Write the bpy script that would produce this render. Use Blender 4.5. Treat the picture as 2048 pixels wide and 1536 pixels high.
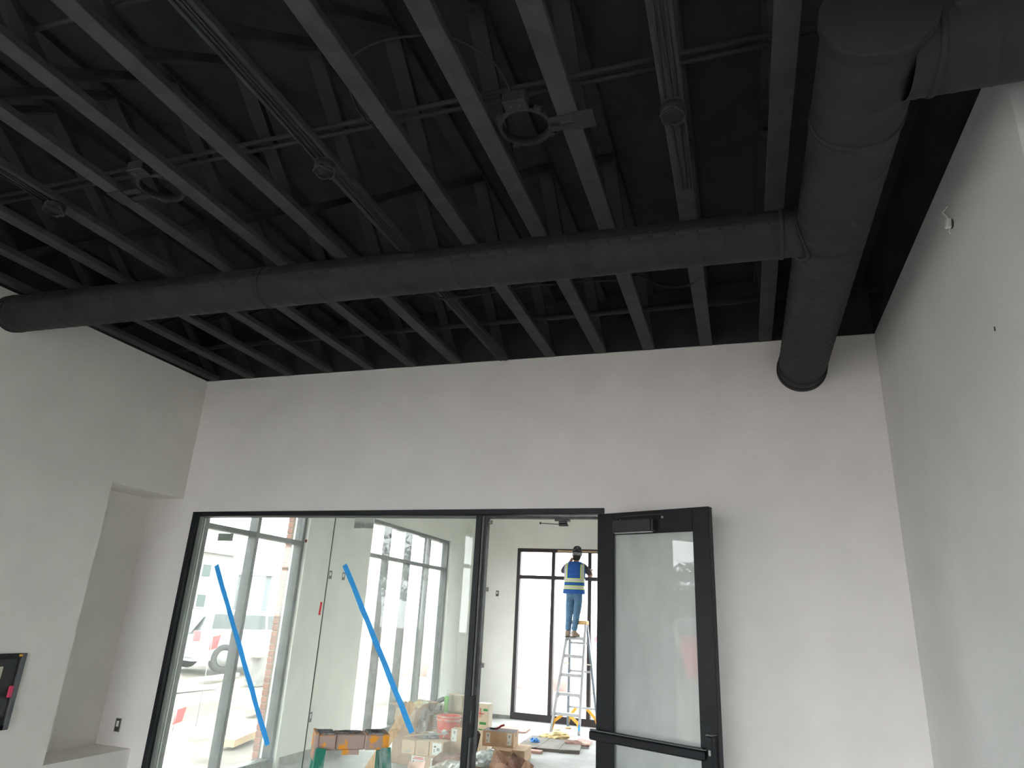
import bpy, bmesh, math, random
from mathutils import Vector, Matrix, Euler
random.seed(7)
D = bpy.data; SC = bpy.context.scene
for o in list(D.objects): D.objects.remove(o)
COL = SC.collection
PI = math.pi
# ------------------------------------------------------------------ camera, sky, exposure
YAW, PITCH, ROLL, FOC = 0.33322356, 0.33380693, 0.05301922, 1343.115
fw = Vector((-math.sin(YAW)*math.cos(PITCH), math.cos(YAW)*math.cos(PITCH), math.sin(PITCH)))
rt = Vector((math.cos(YAW), math.sin(YAW), 0)); up = rt.cross(fw)
r2 = rt*math.cos(ROLL)+up*math.sin(ROLL); u2 = -rt*math.sin(ROLL)+up*math.cos(ROLL)
cam = D.objects.new('camera', D.cameras.new('camera')); COL.objects.link(cam)
cam.matrix_world = Matrix(((r2.x,u2.x,-fw.x,0),(r2.y,u2.y,-fw.y,-4.8046),(r2.z,u2.z,-fw.z,1.65),(0,0,0,1)))
cam.data.sensor_width = 36; cam.data.lens = FOC*36/2048; cam.data.clip_start = 0.02; cam.data.clip_end = 400
SC.camera = cam
w = D.worlds.new('overcast_sky'); SC.world = w; w.use_nodes = True
nt = w.node_tree; bg = nt.nodes['Background']
bg.inputs[0].default_value = (0.94, 0.975, 1.0, 1); bg.inputs[1].default_value = 2.6
SC.view_settings.view_transform = 'Standard'; SC.view_settings.look = 'None'
SC.view_settings.gamma = 1; SC.view_settings.use_curve_mapping = False
SC.view_settings.exposure = 2.25
SC.cycles.use_denoising = True
SC.cycles.max_bounces = 12; SC.cycles.diffuse_bounces = 7; SC.cycles.transparent_max_bounces = 24
SC.cycles.glossy_bounces = 4; SC.cycles.sample_clamp_indirect = 6

# ------------------------------------------------------------------ materials
def lin(c):
    return tuple((x/12.92 if x <= .04045 else ((x+.055)/1.055)**2.4) for x in c)
def rgb(r, g, b): return lin((r/255, g/255, b/255))
MATS = {}
def mat(name, col, rough=.6, metal=0, var=0.0, scale=6, bump=0.0, bscale=40, spec=.5, col2=None, lo=.4, hi=.6, detail=4, stretch=None):
    if name in MATS: return MATS[name]
    m = D.materials.new(name); m.use_nodes = True; t = m.node_tree; b = t.nodes['Principled BSDF']
    b.inputs['Base Color'].default_value = (*col, 1); b.inputs['Roughness'].default_value = rough
    b.inputs['Metallic'].default_value = metal; b.inputs['Specular IOR Level'].default_value = spec
    def coord():
        tc = t.nodes.new('ShaderNodeTexCoord'); mp = t.nodes.new('ShaderNodeMapping')
        if stretch: mp.inputs['Scale'].default_value = stretch
        t.links.new(tc.outputs['Object'], mp.inputs[0]); return mp.outputs[0]
    if var > 0 or col2:
        n = t.nodes.new('ShaderNodeTexNoise'); n.inputs['Scale'].default_value = scale; n.inputs['Detail'].default_value = detail
        t.links.new(coord(), n.inputs['Vector'])
        r = t.nodes.new('ShaderNodeValToRGB'); t.links.new(n.outputs[0], r.inputs[0])
        r.color_ramp.elements[0].position = lo; r.color_ramp.elements[1].position = hi
        a = tuple(max(0, x*(1-var)) for x in col); c = col2 if col2 else tuple(min(1, x*(1+var)) for x in col)
        r.color_ramp.elements[0].color = (*(col if col2 else a), 1); r.color_ramp.elements[1].color = (*c, 1)
        t.links.new(r.outputs[0], b.inputs['Base Color'])
    if bump > 0:
        n = t.nodes.new('ShaderNodeTexNoise'); n.inputs['Scale'].default_value = bscale; n.inputs['Detail'].default_value = 5
        t.links.new(coord(), n.inputs['Vector'])
        bp = t.nodes.new('ShaderNodeBump'); bp.inputs['Strength'].default_value = bump; bp.inputs['Distance'].default_value = .01
        t.links.new(n.outputs[0], bp.inputs['Height']); t.links.new(bp.outputs[0], b.inputs['Normal'])
    MATS[name] = m; return m
def glass(name, tint, dust=0.0, dustcol=(.75,.8,.77), refl=.04, scale=3):
    m = D.materials.new(name); m.use_nodes = True; t = m.node_tree; N = t.nodes; L = t.links
    N.remove(N['Principled BSDF']); out = N['Material Output']
    tr = N.new('ShaderNodeBsdfTransparent'); tr.inputs[0].default_value = (*tint, 1)
    gl = N.new('ShaderNodeBsdfGlossy'); gl.inputs['Roughness'].default_value = 0.0
    lw = N.new('ShaderNodeLayerWeight'); lw.inputs[0].default_value = .5
    pw = N.new('ShaderNodeMath'); pw.operation = 'POWER'; pw.inputs[1].default_value = 5
    L.new(lw.outputs['Facing'], pw.inputs[0])
    ma = N.new('ShaderNodeMath'); ma.operation = 'MULTIPLY_ADD'; ma.inputs[1].default_value = .9; ma.inputs[2].default_value = refl
    L.new(pw.outputs[0], ma.inputs[0])
    mx = N.new('ShaderNodeMixShader'); L.new(ma.outputs[0], mx.inputs[0]); L.new(tr.outputs[0], mx.inputs[1]); L.new(gl.outputs[0], mx.inputs[2])
    last = mx.outputs[0]
    if dust > 0:
        df = N.new('ShaderNodeBsdfDiffuse'); df.inputs[0].default_value = (*dustcol, 1)
        tl = N.new('ShaderNodeBsdfTranslucent'); tl.inputs[0].default_value = (*dustcol, 1)
        m2 = N.new('ShaderNodeMixShader'); m2.inputs[0].default_value = .5
        L.new(df.outputs[0], m2.inputs[1]); L.new(tl.outputs[0], m2.inputs[2])
        tc = N.new('ShaderNodeTexCoord'); mp = N.new('ShaderNodeMapping'); mp.inputs['Scale'].default_value = (1, 1, .35)
        mp.inputs['Rotation'].default_value = (.3, .5, .2)
        L.new(tc.outputs['Object'], mp.inputs[0])
        ns = N.new('ShaderNodeTexNoise'); ns.inputs['Scale'].default_value = scale; ns.inputs['Detail'].default_value = 6; L.new(mp.outputs[0], ns.inputs['Vector'])
        rp = N.new('ShaderNodeMapRange'); rp.inputs[1].default_value = .35; rp.inputs[2].default_value = .75
        rp.inputs[3].default_value = dust*.6; rp.inputs[4].default_value = dust*1.6
        L.new(ns.outputs[0], rp.inputs[0])
        m3 = N.new('ShaderNodeMixShader'); L.new(rp.outputs[0], m3.inputs[0]); L.new(last, m3.inputs[1]); L.new(m2.outputs[0], m3.inputs[2])
        last = m3.outputs[0]
    L.new(last, out.inputs[0]); return m
M_wall = mat('painted_drywall_greige', (.81,.765,.755), .75, var=.02, scale=3, bump=.12, bscale=90)
M_wall2 = mat('painted_drywall_warm', (.80,.77,.725), .75, var=.02, scale=3, bump=.12, bscale=90)
M_far = mat('painted_drywall_far_room', (.83,.83,.785), .75, var=.02, scale=2, bump=.1, bscale=80)
M_ceil = mat('black_paint_wood', (.049,.050,.051), .8, var=.12, scale=9, bump=.3, bscale=30, spec=.25)
M_web_dim = mat('black_paint_dimmed_webs', (.031,.032,.034), .9, var=.15, scale=9, spec=.15)  # same black paint, darkened to stand in for dim light above the chords
M_wall3 = mat('painted_drywall_grey', (.755,.755,.74), .75, var=.02, scale=3, bump=.12, bscale=90)
M_deck = mat('black_paint_deck', (.029,.031,.034), .9, var=.15, scale=5, spec=.15)
M_duct = mat('black_paint_duct', (.027,.028,.030), .65, var=.06, scale=7, spec=.22)
M_frame = mat('black_anodised_frame', (.010,.012,.016), .45, var=.15, scale=8, spec=.3)
M_frameg = mat('dark_bronze_frame', (.05,.055,.056), .5, var=.3, scale=14, spec=.5)
M_gask = mat('grey_gasket', (.17,.175,.165), .6)
M_glass = glass('clear_glass', (.975,.985,.975))
M_dusty = glass('dusty_glass', (.96,.985,.965), dust=.115, dustcol=(.78,.82,.78), refl=.045)
M_doorg = glass('hazy_door_glass', (.86,.89,.88), dust=.50, dustcol=(.93,.955,.94), refl=.10, scale=1.2)
M_conc = mat('concrete_floor', (.29,.29,.28), .7, scale=2.2, bump=.2, bscale=15, col2=(.42,.425,.415), lo=.38, hi=.6, detail=8)
M_dirt = mat('dirt_ground', (.085,.07,.058), .95, scale=.8, bump=1, bscale=4, col2=(.20,.175,.15), detail=10, lo=.42, hi=.56)
M_tape = mat('blue_tape', (.075,.52,.93), .7, var=.05, scale=30)
def translucent(m, col, f=.35):
    _t = m.node_tree; _tl = _t.nodes.new('ShaderNodeBsdfTranslucent'); _tl.inputs[0].default_value = (*col, 1)
    _ad = _t.nodes.new('ShaderNodeMixShader'); _ad.inputs[0].default_value = f
    _t.links.new(_t.nodes['Principled BSDF'].outputs[0], _ad.inputs[1]); _t.links.new(_tl.outputs[0], _ad.inputs[2]); _t.links.new(_ad.outputs[0], _t.nodes['Material Output'].inputs[0]); return m
translucent(M_tape, (.06,.55,.98))
M_red = translucent(mat('red_tape', rgb(222,60,75), .6), (.8,.1,.12), .3)
M_card = mat('cardboard', rgb(205,176,146), .85, var=.06, scale=12, bump=.1, bscale=60)
M_card2 = mat('cardboard_dark', rgb(176,148,122), .85, var=.08, scale=12)
M_card3 = mat('cardboard_grey', rgb(190,172,150), .85, var=.08, scale=9)
M_white = mat('white_label', rgb(232,234,230), .6)
M_ink = mat('black_ink', (.03,.03,.035), .7)
M_greyink = mat('grey_ink', (.35,.34,.33), .8)
M_redink = mat('red_ink', rgb(226,90,95), .7)
M_greenink = mat('green_ink', rgb(60,150,80), .7)
M_alu = mat('brushed_aluminium', (.42,.43,.45), .5, metal=.25, var=.08, scale=20)
M_yel = mat('yellow_plastic', rgb(240,176,62), .55, var=.06, scale=30)
M_yelworn = mat('worn_yellow_plastic', rgb(226,152,40), .65, scale=20, col2=rgb(168,146,138), lo=.40, hi=.50, detail=6, bump=.2)
M_green = mat('worn_green_fiberglass', rgb(28,120,98), .6, scale=16, col2=rgb(140,158,156), lo=.46, hi=.58, detail=6, stretch=(1,1,.35))
M_worn = mat('plaster_smeared_rail', rgb(172,160,158), .75, scale=16, col2=rgb(120,140,135), lo=.5, hi=.7)
M_gunk = mat('dried_plaster_grey', (.14,.14,.14), .9, scale=60, col2=(.32,.31,.30), detail=6, bump=.6, bscale=60)
M_bucket = mat('orange_red_bucket', rgb(236,84,62), .5, scale=9, col2=rgb(240,150,130), lo=.52, hi=.75)
M_lime = mat('lime_green_tube', rgb(132,214,96), .45)
M_wood = mat('pine_lumber', rgb(226,186,136), .7, scale=4, col2=rgb(200,150,100), stretch=(12,12,1.2), lo=.35, hi=.7)
M_woodx = mat('outdoor_lumber', rgb(196,170,138), .8, scale=5, var=.12)
M_ply = mat('plywood_sheet', rgb(126,121,114), .85, scale=4, var=.15)
M_pinkb = mat('pinkish_board', rgb(186,152,142), .85, scale=4, var=.08)
M_rosin = mat('red_rosin_paper', rgb(132,98,88), .85, scale=8, var=.1)
M_kraft = mat('brown_kraft_paper', rgb(176,140,118), .85, scale=8, var=.1)
M_pinkp = mat('pale_pink_paper', rgb(232,188,172), .85)
M_cream = mat('cream_paper', rgb(222,200,146), .8, scale=20, var=.12)
M_blueg = mat('blue_nitrile', rgb(64,132,206), .5, scale=30, var=.2)
M_black = mat('black_plastic', (.02,.02,.022), .35)
M_bag = mat('grey_plastic_bag', rgb(150,156,154), .3, scale=14, col2=rgb(205,212,206), lo=.42, hi=.6, bump=.4, bscale=18)
M_brick = mat('brick_orange', (.21,.095,.07), .85, scale=12, var=.15)
M_mortar = mat('mortar', (.2,.18,.16), .9)
M_steel = mat('galvanised_steel', (.4,.41,.42), .35, metal=.8)
M_hole = mat('dark_box_inside', (.06,.055,.05), .8)
M_galvbox = mat('electrical_box_grey', (.22,.22,.21), .5, metal=.3)
clearf = glass('clear_plastic_film', (.88,.9,.88), dust=.3, dustcol=(.85,.87,.85), refl=.1, scale=12)

# ------------------------------------------------------------------ mesh helpers
class MB:
    def __init__(s): s.v = []; s.f = []; s.m = []; s.cur = 0; s.sm = set()
    def add(s, vs, fs, smooth=False):
        o = len(s.v); s.v += [Vector(p) for p in vs]
        for f in fs:
            if smooth: s.sm.add(len(s.f))
            s.f.append([i+o for i in f]); s.m.append(s.cur)
        return s
    def bmesh(s, b, smooth=False):
        b.verts.ensure_lookup_table(); b.verts.index_update()
        s.add([v.co.copy() for v in b.verts], [[v.index for v in f.verts] for f in b.faces], smooth); b.free(); return s
    def box(s, c, size, rot=None, bevel=0):
        b = bmesh.new(); bmesh.ops.create_cube(b, size=1)
        for v in b.verts: v.co = Vector((v.co.x*size[0], v.co.y*size[1], v.co.z*size[2]))
        if bevel: bmesh.ops.bevel(b, geom=list(b.edges), offset=bevel, segments=1, affect='EDGES')
        m = Matrix.Translation(c)
        if rot is not None: m = m @ (rot.to_4x4() if not isinstance(rot, (tuple, list)) else Euler(rot).to_matrix().to_4x4())
        b.transform(m); return s.bmesh(b)
    def b2(s, x0, x1, y0, y1, z0, z1, bevel=0):
        return s.box(((x0+x1)/2, (y0+y1)/2, (z0+z1)/2), (abs(x1-x0), abs(y1-y0), abs(z1-z0)), bevel=bevel)
    def bar(s, a, b, wd, ht, upv=(0, 0, 1), bevel=0):
        a = Vector(a); b = Vector(b); d = b-a; L = d.length; x = d.normalized()
        u = Vector(upv); y = u.cross(x)
        if y.length < 1e-5: y = Vector((0, 1, 0)).cross(x)
        y.normalize(); z = x.cross(y)
        R = Matrix((x, y, z)).transposed()
        return s.box((a+b)/2, (L, wd, ht), rot=R, bevel=bevel)
    def tube(s, pts, r, n=8, caps=True):
        pts = [Vector(p) for p in pts]; rs = r if isinstance(r, (list, tuple)) else [r]*len(pts)
        vs = []; prev = None
        for i, p in enumerate(pts):
            t = (pts[min(i+1, len(pts)-1)]-pts[max(i-1, 0)]).normalized()
            if prev is None:
                a = Vector((0, 0, 1)) if abs(t.z) < .9 else Vector((1, 0, 0)); x = t.cross(a).normalized()
            else: x = (prev - t*prev.dot(t)).normalized()
            prev = x; y = t.cross(x)
            for k in range(n):
                a = 2*PI*k/n; vs.append(p + (x*math.cos(a)+y*math.sin(a))*rs[i])
        fs = []
        for i in range(len(pts)-1):
            for k in range(n): fs.append([i*n+k, i*n+(k+1) % n, (i+1)*n+(k+1) % n, (i+1)*n+k])
        s.add(vs, fs, True)
        if caps:
            o = len(s.v)-len(vs)
            for base in (0, (len(pts)-1)*n):
                s.f.append([o+base+k for k in (range(n) if base else range(n-1, -1, -1))]); s.m.append(s.cur)
        return s
    def lathe(s, prof, c=(0, 0, 0), n=24, axis=None):
        vs = []; R = axis if axis is not None else Matrix.Identity(3)
        for r, z in prof:
            for k in range(n):
                a = 2*PI*k/n; vs.append(R @ Vector((r*math.cos(a), r*math.sin(a), z)) + Vector(c))
        fs = [[i*n+k, i*n+(k+1) % n, (i+1)*n+(k+1) % n, (i+1)*n+k] for i in range(len(prof)-1) for k in range(n)]
        return s.add(vs, fs, True)
    def prism(s, poly, a, b):
        n = len(poly); vs = [Vector(p)+Vector(a) for p in poly]+[Vector(p)+Vector(b) for p in poly]
        return s.add(vs, [list(range(n))[::-1], [n+i for i in range(n)]]+[[i, (i+1) % n, n+(i+1) % n, n+i] for i in range(n)])
    def build(s, name, mats, parent=None, keep=False):
        me = D.meshes.new(name); off = Vector((0, 0, 0))
        if parent is not None and not keep: off = WL(parent)
        me.from_pydata([tuple(v-off) for v in s.v], [], s.f); me.validate()
        if not isinstance(mats, (list, tuple)): mats = [mats]
        for m in mats: me.materials.append(m)
        if len(me.polygons) == len(s.f):
            for i, p in enumerate(me.polygons): p.material_index = s.m[i]; p.use_smooth = i in s.sm
        bm = bmesh.new(); bm.from_mesh(me); bmesh.ops.recalc_face_normals(bm, faces=bm.faces); bm.to_mesh(me); bm.free()
        o = D.objects.new(name, me); COL.objects.link(o)
        if parent is not None: o.parent = parent
        return o
def WL(o):
    v = Vector(o.location)
    while o.parent is not None: o = o.parent; v = v + Vector(o.location)
    return v
def tag(o, label, cat, group=None, kind=None):
    if label: o['label'] = label
    if cat: o['category'] = cat
    if group: o['group'] = group
    if kind: o['kind'] = kind
    return o
def thing(name, label, cat, loc=(0, 0, 0), group=None, kind=None, rz=0):
    o = D.objects.new(name, None); COL.objects.link(o); o.location = loc; o.rotation_euler = (0, 0, rz); o.empty_display_size = .1
    return tag(o, label, cat, group, kind)
def dup(root, parent=None, **kw):
    c = root.copy(); COL.objects.link(c); c.parent = parent
    for ch in [o for o in KIDS.get(root.name, [])]: dup(ch, c)
    return c
KIDS = {}
def kids_index():
    KIDS.clear()
    for o in D.objects:
        if o.parent: KIDS.setdefault(o.parent.name, []).append(o)
def skin(pts, edges, rad, sub=2, root=0):
    me = D.meshes.new('s'); me.from_pydata([tuple(p) for p in pts], edges, []); o = D.objects.new('s', me); COL.objects.link(o)
    m = o.modifiers.new('Skin', 'SKIN'); m.use_smooth_shade = True
    for i, sv in enumerate(me.skin_vertices[0].data):
        r = rad[i]; sv.radius = r if isinstance(r, (tuple, list)) else (r, r); sv.use_root = (i == root)
    if sub: sm = o.modifiers.new('Sub', 'SUBSURF'); sm.levels = sub; sm.render_levels = sub
    dg = bpy.context.evaluated_depsgraph_get(); ev = o.evaluated_get(dg); me2 = D.meshes.new_from_object(ev)
    vs = [v.co.copy() for v in me2.vertices]; fs = [list(p.vertices) for p in me2.polygons]
    D.objects.remove(o); D.meshes.remove(me2); return vs, fs

# ------------------------------------------------------------------ room dimensions
XL, XR, ZC, YB = -4.722, .961, 3.62, -9.5
ZTOP = 4.02
FX0, FX1, FZ = -4.573, -.911, 2.40
NXL, NYF, NXR = -4.87, 7.39, 3.0

# ---- walls (structure)
def wall(name, label, boxes, m, bands=(), mb=None):
    b = MB()
    for q in boxes: b.b2(*q)
    o = tag(b.build(name, m), label, 'wall', kind='structure')
    if bands:
        b = MB()
        for q in bands: b.b2(*q)
        b.build('black_band', M_deck, o)
    return o
wall('wall_back', 'greige painted partition wall with wide black framed glazing and open doorway',
     [(-5.13, FX0, 0, .14, 0, ZC), (FX1, 1.75, 0, .14, 0, ZC), (FX0, FX1, 0, .14, FZ-.01, ZC)], M_wall, [(-5.13, 1.75, 0, .14, ZC, ZTOP+.1)])
# left wall with niche (y -.755..0, z .51..2.50) and two storefront openings behind the camera
XO = -5.13
WA, WB = (-5.9, -3.48), (-9.05, -6.62)
wall('wall_left', 'warm grey painted side wall with a tall recessed niche beside the glass wall',
     [(XO, XL, WA[1], -.755, 0, ZC), (XO, XL, WB[1], WA[0], 0, ZC), (XO, XL, YB, WB[0], 0, ZC),
      (XO, XL, WA[0], WA[1], 2.87, ZC), (XO, XL, WB[0], WB[1], 3.12, ZC),
      (XO, XL, -.755, 0, 0, .505), (XO, XL, -.755, 0, 2.505, ZC), (XO, XO+.035, -.755, 0, .505, 2.505)],
     M_wall2, [(XO, XL, YB, 0, ZC, ZTOP+.1)])
YJ = -2.55
wall('wall_right', 'grey painted side wall under the round duct with a jog near its front edge',
     [(XR, 1.75, YJ, 0, 0, ZC), (1.6, 1.75, YB, YJ, 0, ZC)], M_wall3, [(XR, 1.75, YJ, 0, ZC, ZTOP+.1), (1.6, 1.75, YB, YJ, ZC, ZTOP+.1)])
wall('wall_rear', 'grey wall behind the viewer with wide added glazing',
     [(XO, 1.75, YB-.2, YB, 2.95, ZC), (XO, -4.4, YB-.2, YB, 0, 2.95), (1.3, 1.75, YB-.2, YB, 0, 2.95)], M_wall, [(XO, 1.75, YB-.2, YB, ZC, ZTOP+.1)])
b = MB(); b.b2(XO, 1.75, YB-.2, 0.14, ZTOP+.1, ZTOP+.2); tag(b.build('ceiling', M_deck), 'black painted roof deck above the open trusses', 'ceiling', kind='structure')
b = MB(); b.b2(XO, 1.75, YB, .14, -.1, 0); tag(b.build('floor', M_conc), 'bare concrete floor of the near room', 'floor', kind='structure')
# next room
NT = 4.3
WY1, WY2 = (.30, 2.235), (3.665, 6.445)
wall('wall_far_left', 'pale outer wall of the next room with two tall shopfront windows',
     [(XO, NXL, .14, WY1[0], 0, NT), (XO, NXL, WY1[1], WY2[0], 0, NT), (XO, NXL, WY2[1], NYF+.25, 0, NT),
      (XO, NXL, WY1[0], WY1[1], 2.87, NT), (XO, NXL, WY2[0], WY2[1], 2.87, NT)], M_far)
RX = (-3.935, .1)
wall('wall_far', 'pale end wall of the next room behind the aluminium stepladder',
     [(NXL, RX[0], NYF, NYF+.25, 0, NT), (RX[1], NXR, NYF, NYF+.25, 0, NT), (RX[0], RX[1], NYF, NYF+.25, 2.87, NT)], M_far)
wall('wall_far_right', 'pale right wall of the next room hidden behind the open door', [(NXR, NXR+.15, .14, NYF+.25, 0, NT)], M_far)
wall('wall_partition_back', 'next room side of the partition', [(XO, FX0, .141, .16, 0, NT), (FX1, NXR, .141, .16, 0, NT), (FX0, FX1, .141, .16, FZ+.02, NT), (1.75, NXR, .02, .141, 0, NT)], M_far)
b = MB(); b.b2(XO, NXR+.15, .14, NYF+.25, NT, NT+.1); tag(b.build('ceiling', mat('far_ceiling_grey', (.55,.55,.53), .9)), 'pale grey ceiling over the next room', 'ceiling', kind='structure')
b = MB(); b.b2(XO, NXR+.15, .14, NYF+.25, -.1, 0); tag(b.build('floor', M_conc), 'dusty concrete floor of the next room under the ladder', 'floor', kind='structure')
b = MB(); b.b2(NXL, NXL+.012, WY1[1], WY2[0], 0, .09); b.b2(NXL, RX[0], NYF-.012, NYF, 0, .05)
tag(b.build('baseboard_far', mat('raw_concrete_curb', (.30,.30,.28), .9, var=.15, scale=12)), 'rough unfinished grey strip along the foot of the far walls', 'baseboard', kind='structure')
# thin white caulk line at top of the back wall
b = MB(); b.b2(XL, XR, -.004, 0, ZC-.006, ZC+.002); tag(b.build('trim_1', mat('white_caulk', (.7,.7,.68), .7)), 'thin white paint line where back wall meets black ceiling', 'trim', kind='structure')
# outside
b = MB(); n = 60; vs = []; fs = []
for i in range(n+1):
    for j in range(n+1):
        x = -80+160*i/n; y = -70+170*j/n
        inside = XO-.6 < x < NXR+.6 and YB-.6 < y < NYF+.8
        z = -.16 + (0 if inside else .09*math.sin(x*1.3+y*.7)*math.cos(y*1.1-x*.4)-.05)
        if y > 16 and x < 10: z += .35*max(0, math.sin(x*.35+1)*math.cos(y*.21))*min(1, (y-16)/6)
        vs.append((x, y, z))
for i in range(n):
    for j in range(n): fs.append([i*(n+1)+j, (i+1)*(n+1)+j, (i+1)*(n+1)+j+1, i*(n+1)+j+1])
b.add(vs, fs, True); b.build('ground', M_dirt)
tag(D.objects['ground'], 'bare churned dirt ground outside the windows', 'ground', kind='structure')

# ------------------------------------------------------------------ storefront windows
def storefront(name, label, O, ds, dd, s0, s1, z0, z1, mull, trans, depth=.11, wd=.05, gm=None, fm=None, sill_h=.09):
    """O: origin point (s=0, d=0); ds direction along; dd direction of depth"""
    O = Vector(O); ds = Vector(ds); dd = Vector(dd)
    root = thing(name, label, 'window', tuple(O+ds*s0), kind='structure')
    fm = fm or M_frameg; gm = gm or M_glass
    def part(nm, a0, a1, zz0, zz1, m, d0=0, d1=depth, bevel=.003):
        p = MB(); c = O+ds*((a0+a1)/2)+dd*((d0+d1)/2)
        sx = abs(ds.x)*(a1-a0)+abs(dd.x)*(d1-d0); sy = abs(ds.y)*(a1-a0)+abs(dd.y)*(d1-d0)
        p.box((c.x, c.y, (zz0+zz1)/2), (sx, sy, zz1-zz0), bevel=bevel); return p.build(nm, m, root)
    part('sill', s0, s1, z0, z0+sill_h, fm, -.01); part('head', s0, s1, z1-wd, z1, fm)
    xs = [s0+wd/2]+list(mull)+[s1-wd/2]
    for x in xs: part('mullion', x-wd/2, x+wd/2, z0+sill_h, z1-wd, fm)
    for a, c in zip(xs[:-1], xs[1:]):
        if c-a < wd*1.2: continue
        zs = [z0+sill_h]+[None]+[z1-wd]
        lo = z0+sill_h
        for t in trans:
            part('transom', a+wd/2, c-wd/2, t-wd/2, t+wd/2, fm)
            part('pane', a+wd/2, c-wd/2, lo, t-wd/2, gm, depth*.5-.003, depth*.5+.003, 0); lo = t+wd/2
        part('pane', a+wd/2, c-wd/2, lo, z1-wd, gm, depth*.5-.003, depth*.5+.003, 0)
    return root
storefront('window_2', 'tall shopfront window of the next room nearest the glass partition, parked car outside', (NXL-.04, 0, 0), (0, 1, 0), (-1, 0, 0), .30, 2.165, 0, 2.87, [.56, 1.32], [2.35])
b = MB(); b.b2(NXL-.16, NXL, 2.165, 2.236, 0, 2.87); tag(b.build('trim_2', M_far), 'white drywall return at the far side of the nearer shopfront window', 'trim', kind='structure')
storefront('window_3', 'tall four bay shopfront window behind the cartons', (NXL-.04, 0, 0), (0, 1, 0), (-1, 0, 0), 3.66, 6.445, 0, 2.87, [4.27, 4.965, 5.67], [2.38])
storefront('window_4', 'black framed window in the end wall behind the worker on the ladder', (0, NYF+.0, 0), (1, 0, 0), (0, 1, 0), RX[0], RX[1], 0, 2.87, [-3.245, -2.575, -1.9, -1.23, -.56], [2.36], wd=.062, fm=mat('brown_black_frame', (.045,.038,.04), .5, spec=.3), sill_h=.11)
storefront('window_5', 'shopfront window of the near room beside the viewer, seen mirrored in the door glass', (XL-.05, 0, 0), (0, 1, 0), (-1, 0, 0), WA[0], WA[1], 0, 2.87, [-4.28, -5.09], [2.36])
storefront('window_6', 'shopfront window of the near room behind the viewer', (XL-.05, 0, 0), (0, 1, 0), (-1, 0, 0), WB[0], WB[1], 0, 3.12, [-7.4, -8.2], [2.5])
storefront('window_7', 'wide unseen glazing added in the wall behind the viewer for light', (0, YB-.05, 0), (1, 0, 0), (0, -1, 0), -4.4, 1.3, 0, 2.95, [-3.25, -2.1, -.95, .2], [2.36])  # unseen glazing, put in to brighten the near room
# exposed tan shim strip on far window head
b = MB(); b.b2(-3.17, -1.3, NYF-.012, NYF-.002, 2.815, 2.845); tag(b.build('trim_3', M_woodx), 'bare wood strip along the head of the end window beside the worker', 'trim', kind='structure')

# ---- interior glazed partition (window_1)
root = thing('window_1', 'black framed glass partition with two butt-jointed dusty panes beside the open door', 'window', (FX0, 0, 0), kind='structure')
def zf(x): return .0093*(x+2.74)
MJ0, MJ1, DJ = -1.889, -1.842, -1.805       # mullion, then door jamb stop
def fr(nm, x0, x1, y0, y1, z0, z1, m=M_frame, skew=False, bevel=.002):
    p = MB(); p.b2(x0, x1, y0, y1, z0, z1, bevel=bevel)
    if skew:
        for v in p.v: v.z += zf(v.x)
    return p.build(nm, m, root)
fr('head', FX0, FX1, -.012, .105, 2.366, 2.405, skew=True)
fr('jamb', FX0, FX0+.045, -.012, .105, 0, 2.358)
fr('jamb', FX1-.045, FX1, -.012, .105, 0, 2.375)
fr('mullion', MJ0, MJ1, -.012, .105, 0, 2.366)
fr('sill', FX0+.045, MJ0, -.012, .105, 0, .1)
fr('head_stop', FX0+.045, MJ0, .03, .075, 2.352, 2.368, M_gask)
fr('side_stop', FX0+.045, FX0+.06, .03, .075, .1, 2.352, M_gask)
fr('door_stop', MJ1, MJ1+.012, .0, .10, 0, 2.36, M_gask)
fr('door_stop', MJ1+.012, MJ1+.03, .03, .09, 0, 2.36, M_frameg)
fr('door_stop', MJ1, FX1-.045, .04, .09, 2.352, 2.37, M_frameg)
GS = -3.157
fr('pane', FX0+.046, GS-.0025, .048, .058, .1, 2.352, M_dusty, bevel=0)
fr('pane', GS+.0025, MJ0-.001, .048, .058, .1, 2.352, M_dusty, bevel=0)
fr('glass_joint', GS-.0025, GS+.0025, .049, .057, .1, 2.352, mat('dark_green_glass_edge', (.03,.06,.05), .3), bevel=0)
fr('strike_plate', MJ1-.004, MJ1+.022, -.02, .06, .86, 1.12, M_frame)
fr('strike_lip', MJ1+.012, MJ1+.016, -.022, .0, .95, 1.03, M_steel)
for z in (2.31, 1.82, 1.30): fr('clip', DJ, DJ+.02, .05, .075, z, z+.03, M_galvbox)
# head bracket for the door closer arm
t = thing('closer_bracket', 'black closer shoe with a thin arm hanging under the doorway head', 'bracket', (-1.24, .06, 2.35))
p = MB(); p.b2(-1.29, -1.18, .045, .085, 2.335, 2.352); p.b2(-1.262, -1.20, .048, .082, 2.318, 2.336, bevel=.004); p.build('shoe', M_black, t)
p = MB(); p.box((-1.225, .06, 2.308), (.07, .04, .018), bevel=.006); p.build('pivot', M_black, t)
p = MB(); p.bar((-1.235, .05, 2.31), (-1.385, .0, 2.312), .008, .005); p.tube([(-1.385, .0, 2.305), (-1.385, .0, 2.32)], .006); p.build('arm', M_black, t)

# ------------------------------------------------------------------ the open door
DA = math.radians(-23.87); DW = .85; DH = 2.375
door = thing('door_1', 'open black framed glass door swung out towards the viewer', 'door', (-.956, -.027, 0), kind='structure', rz=DA)
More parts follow.
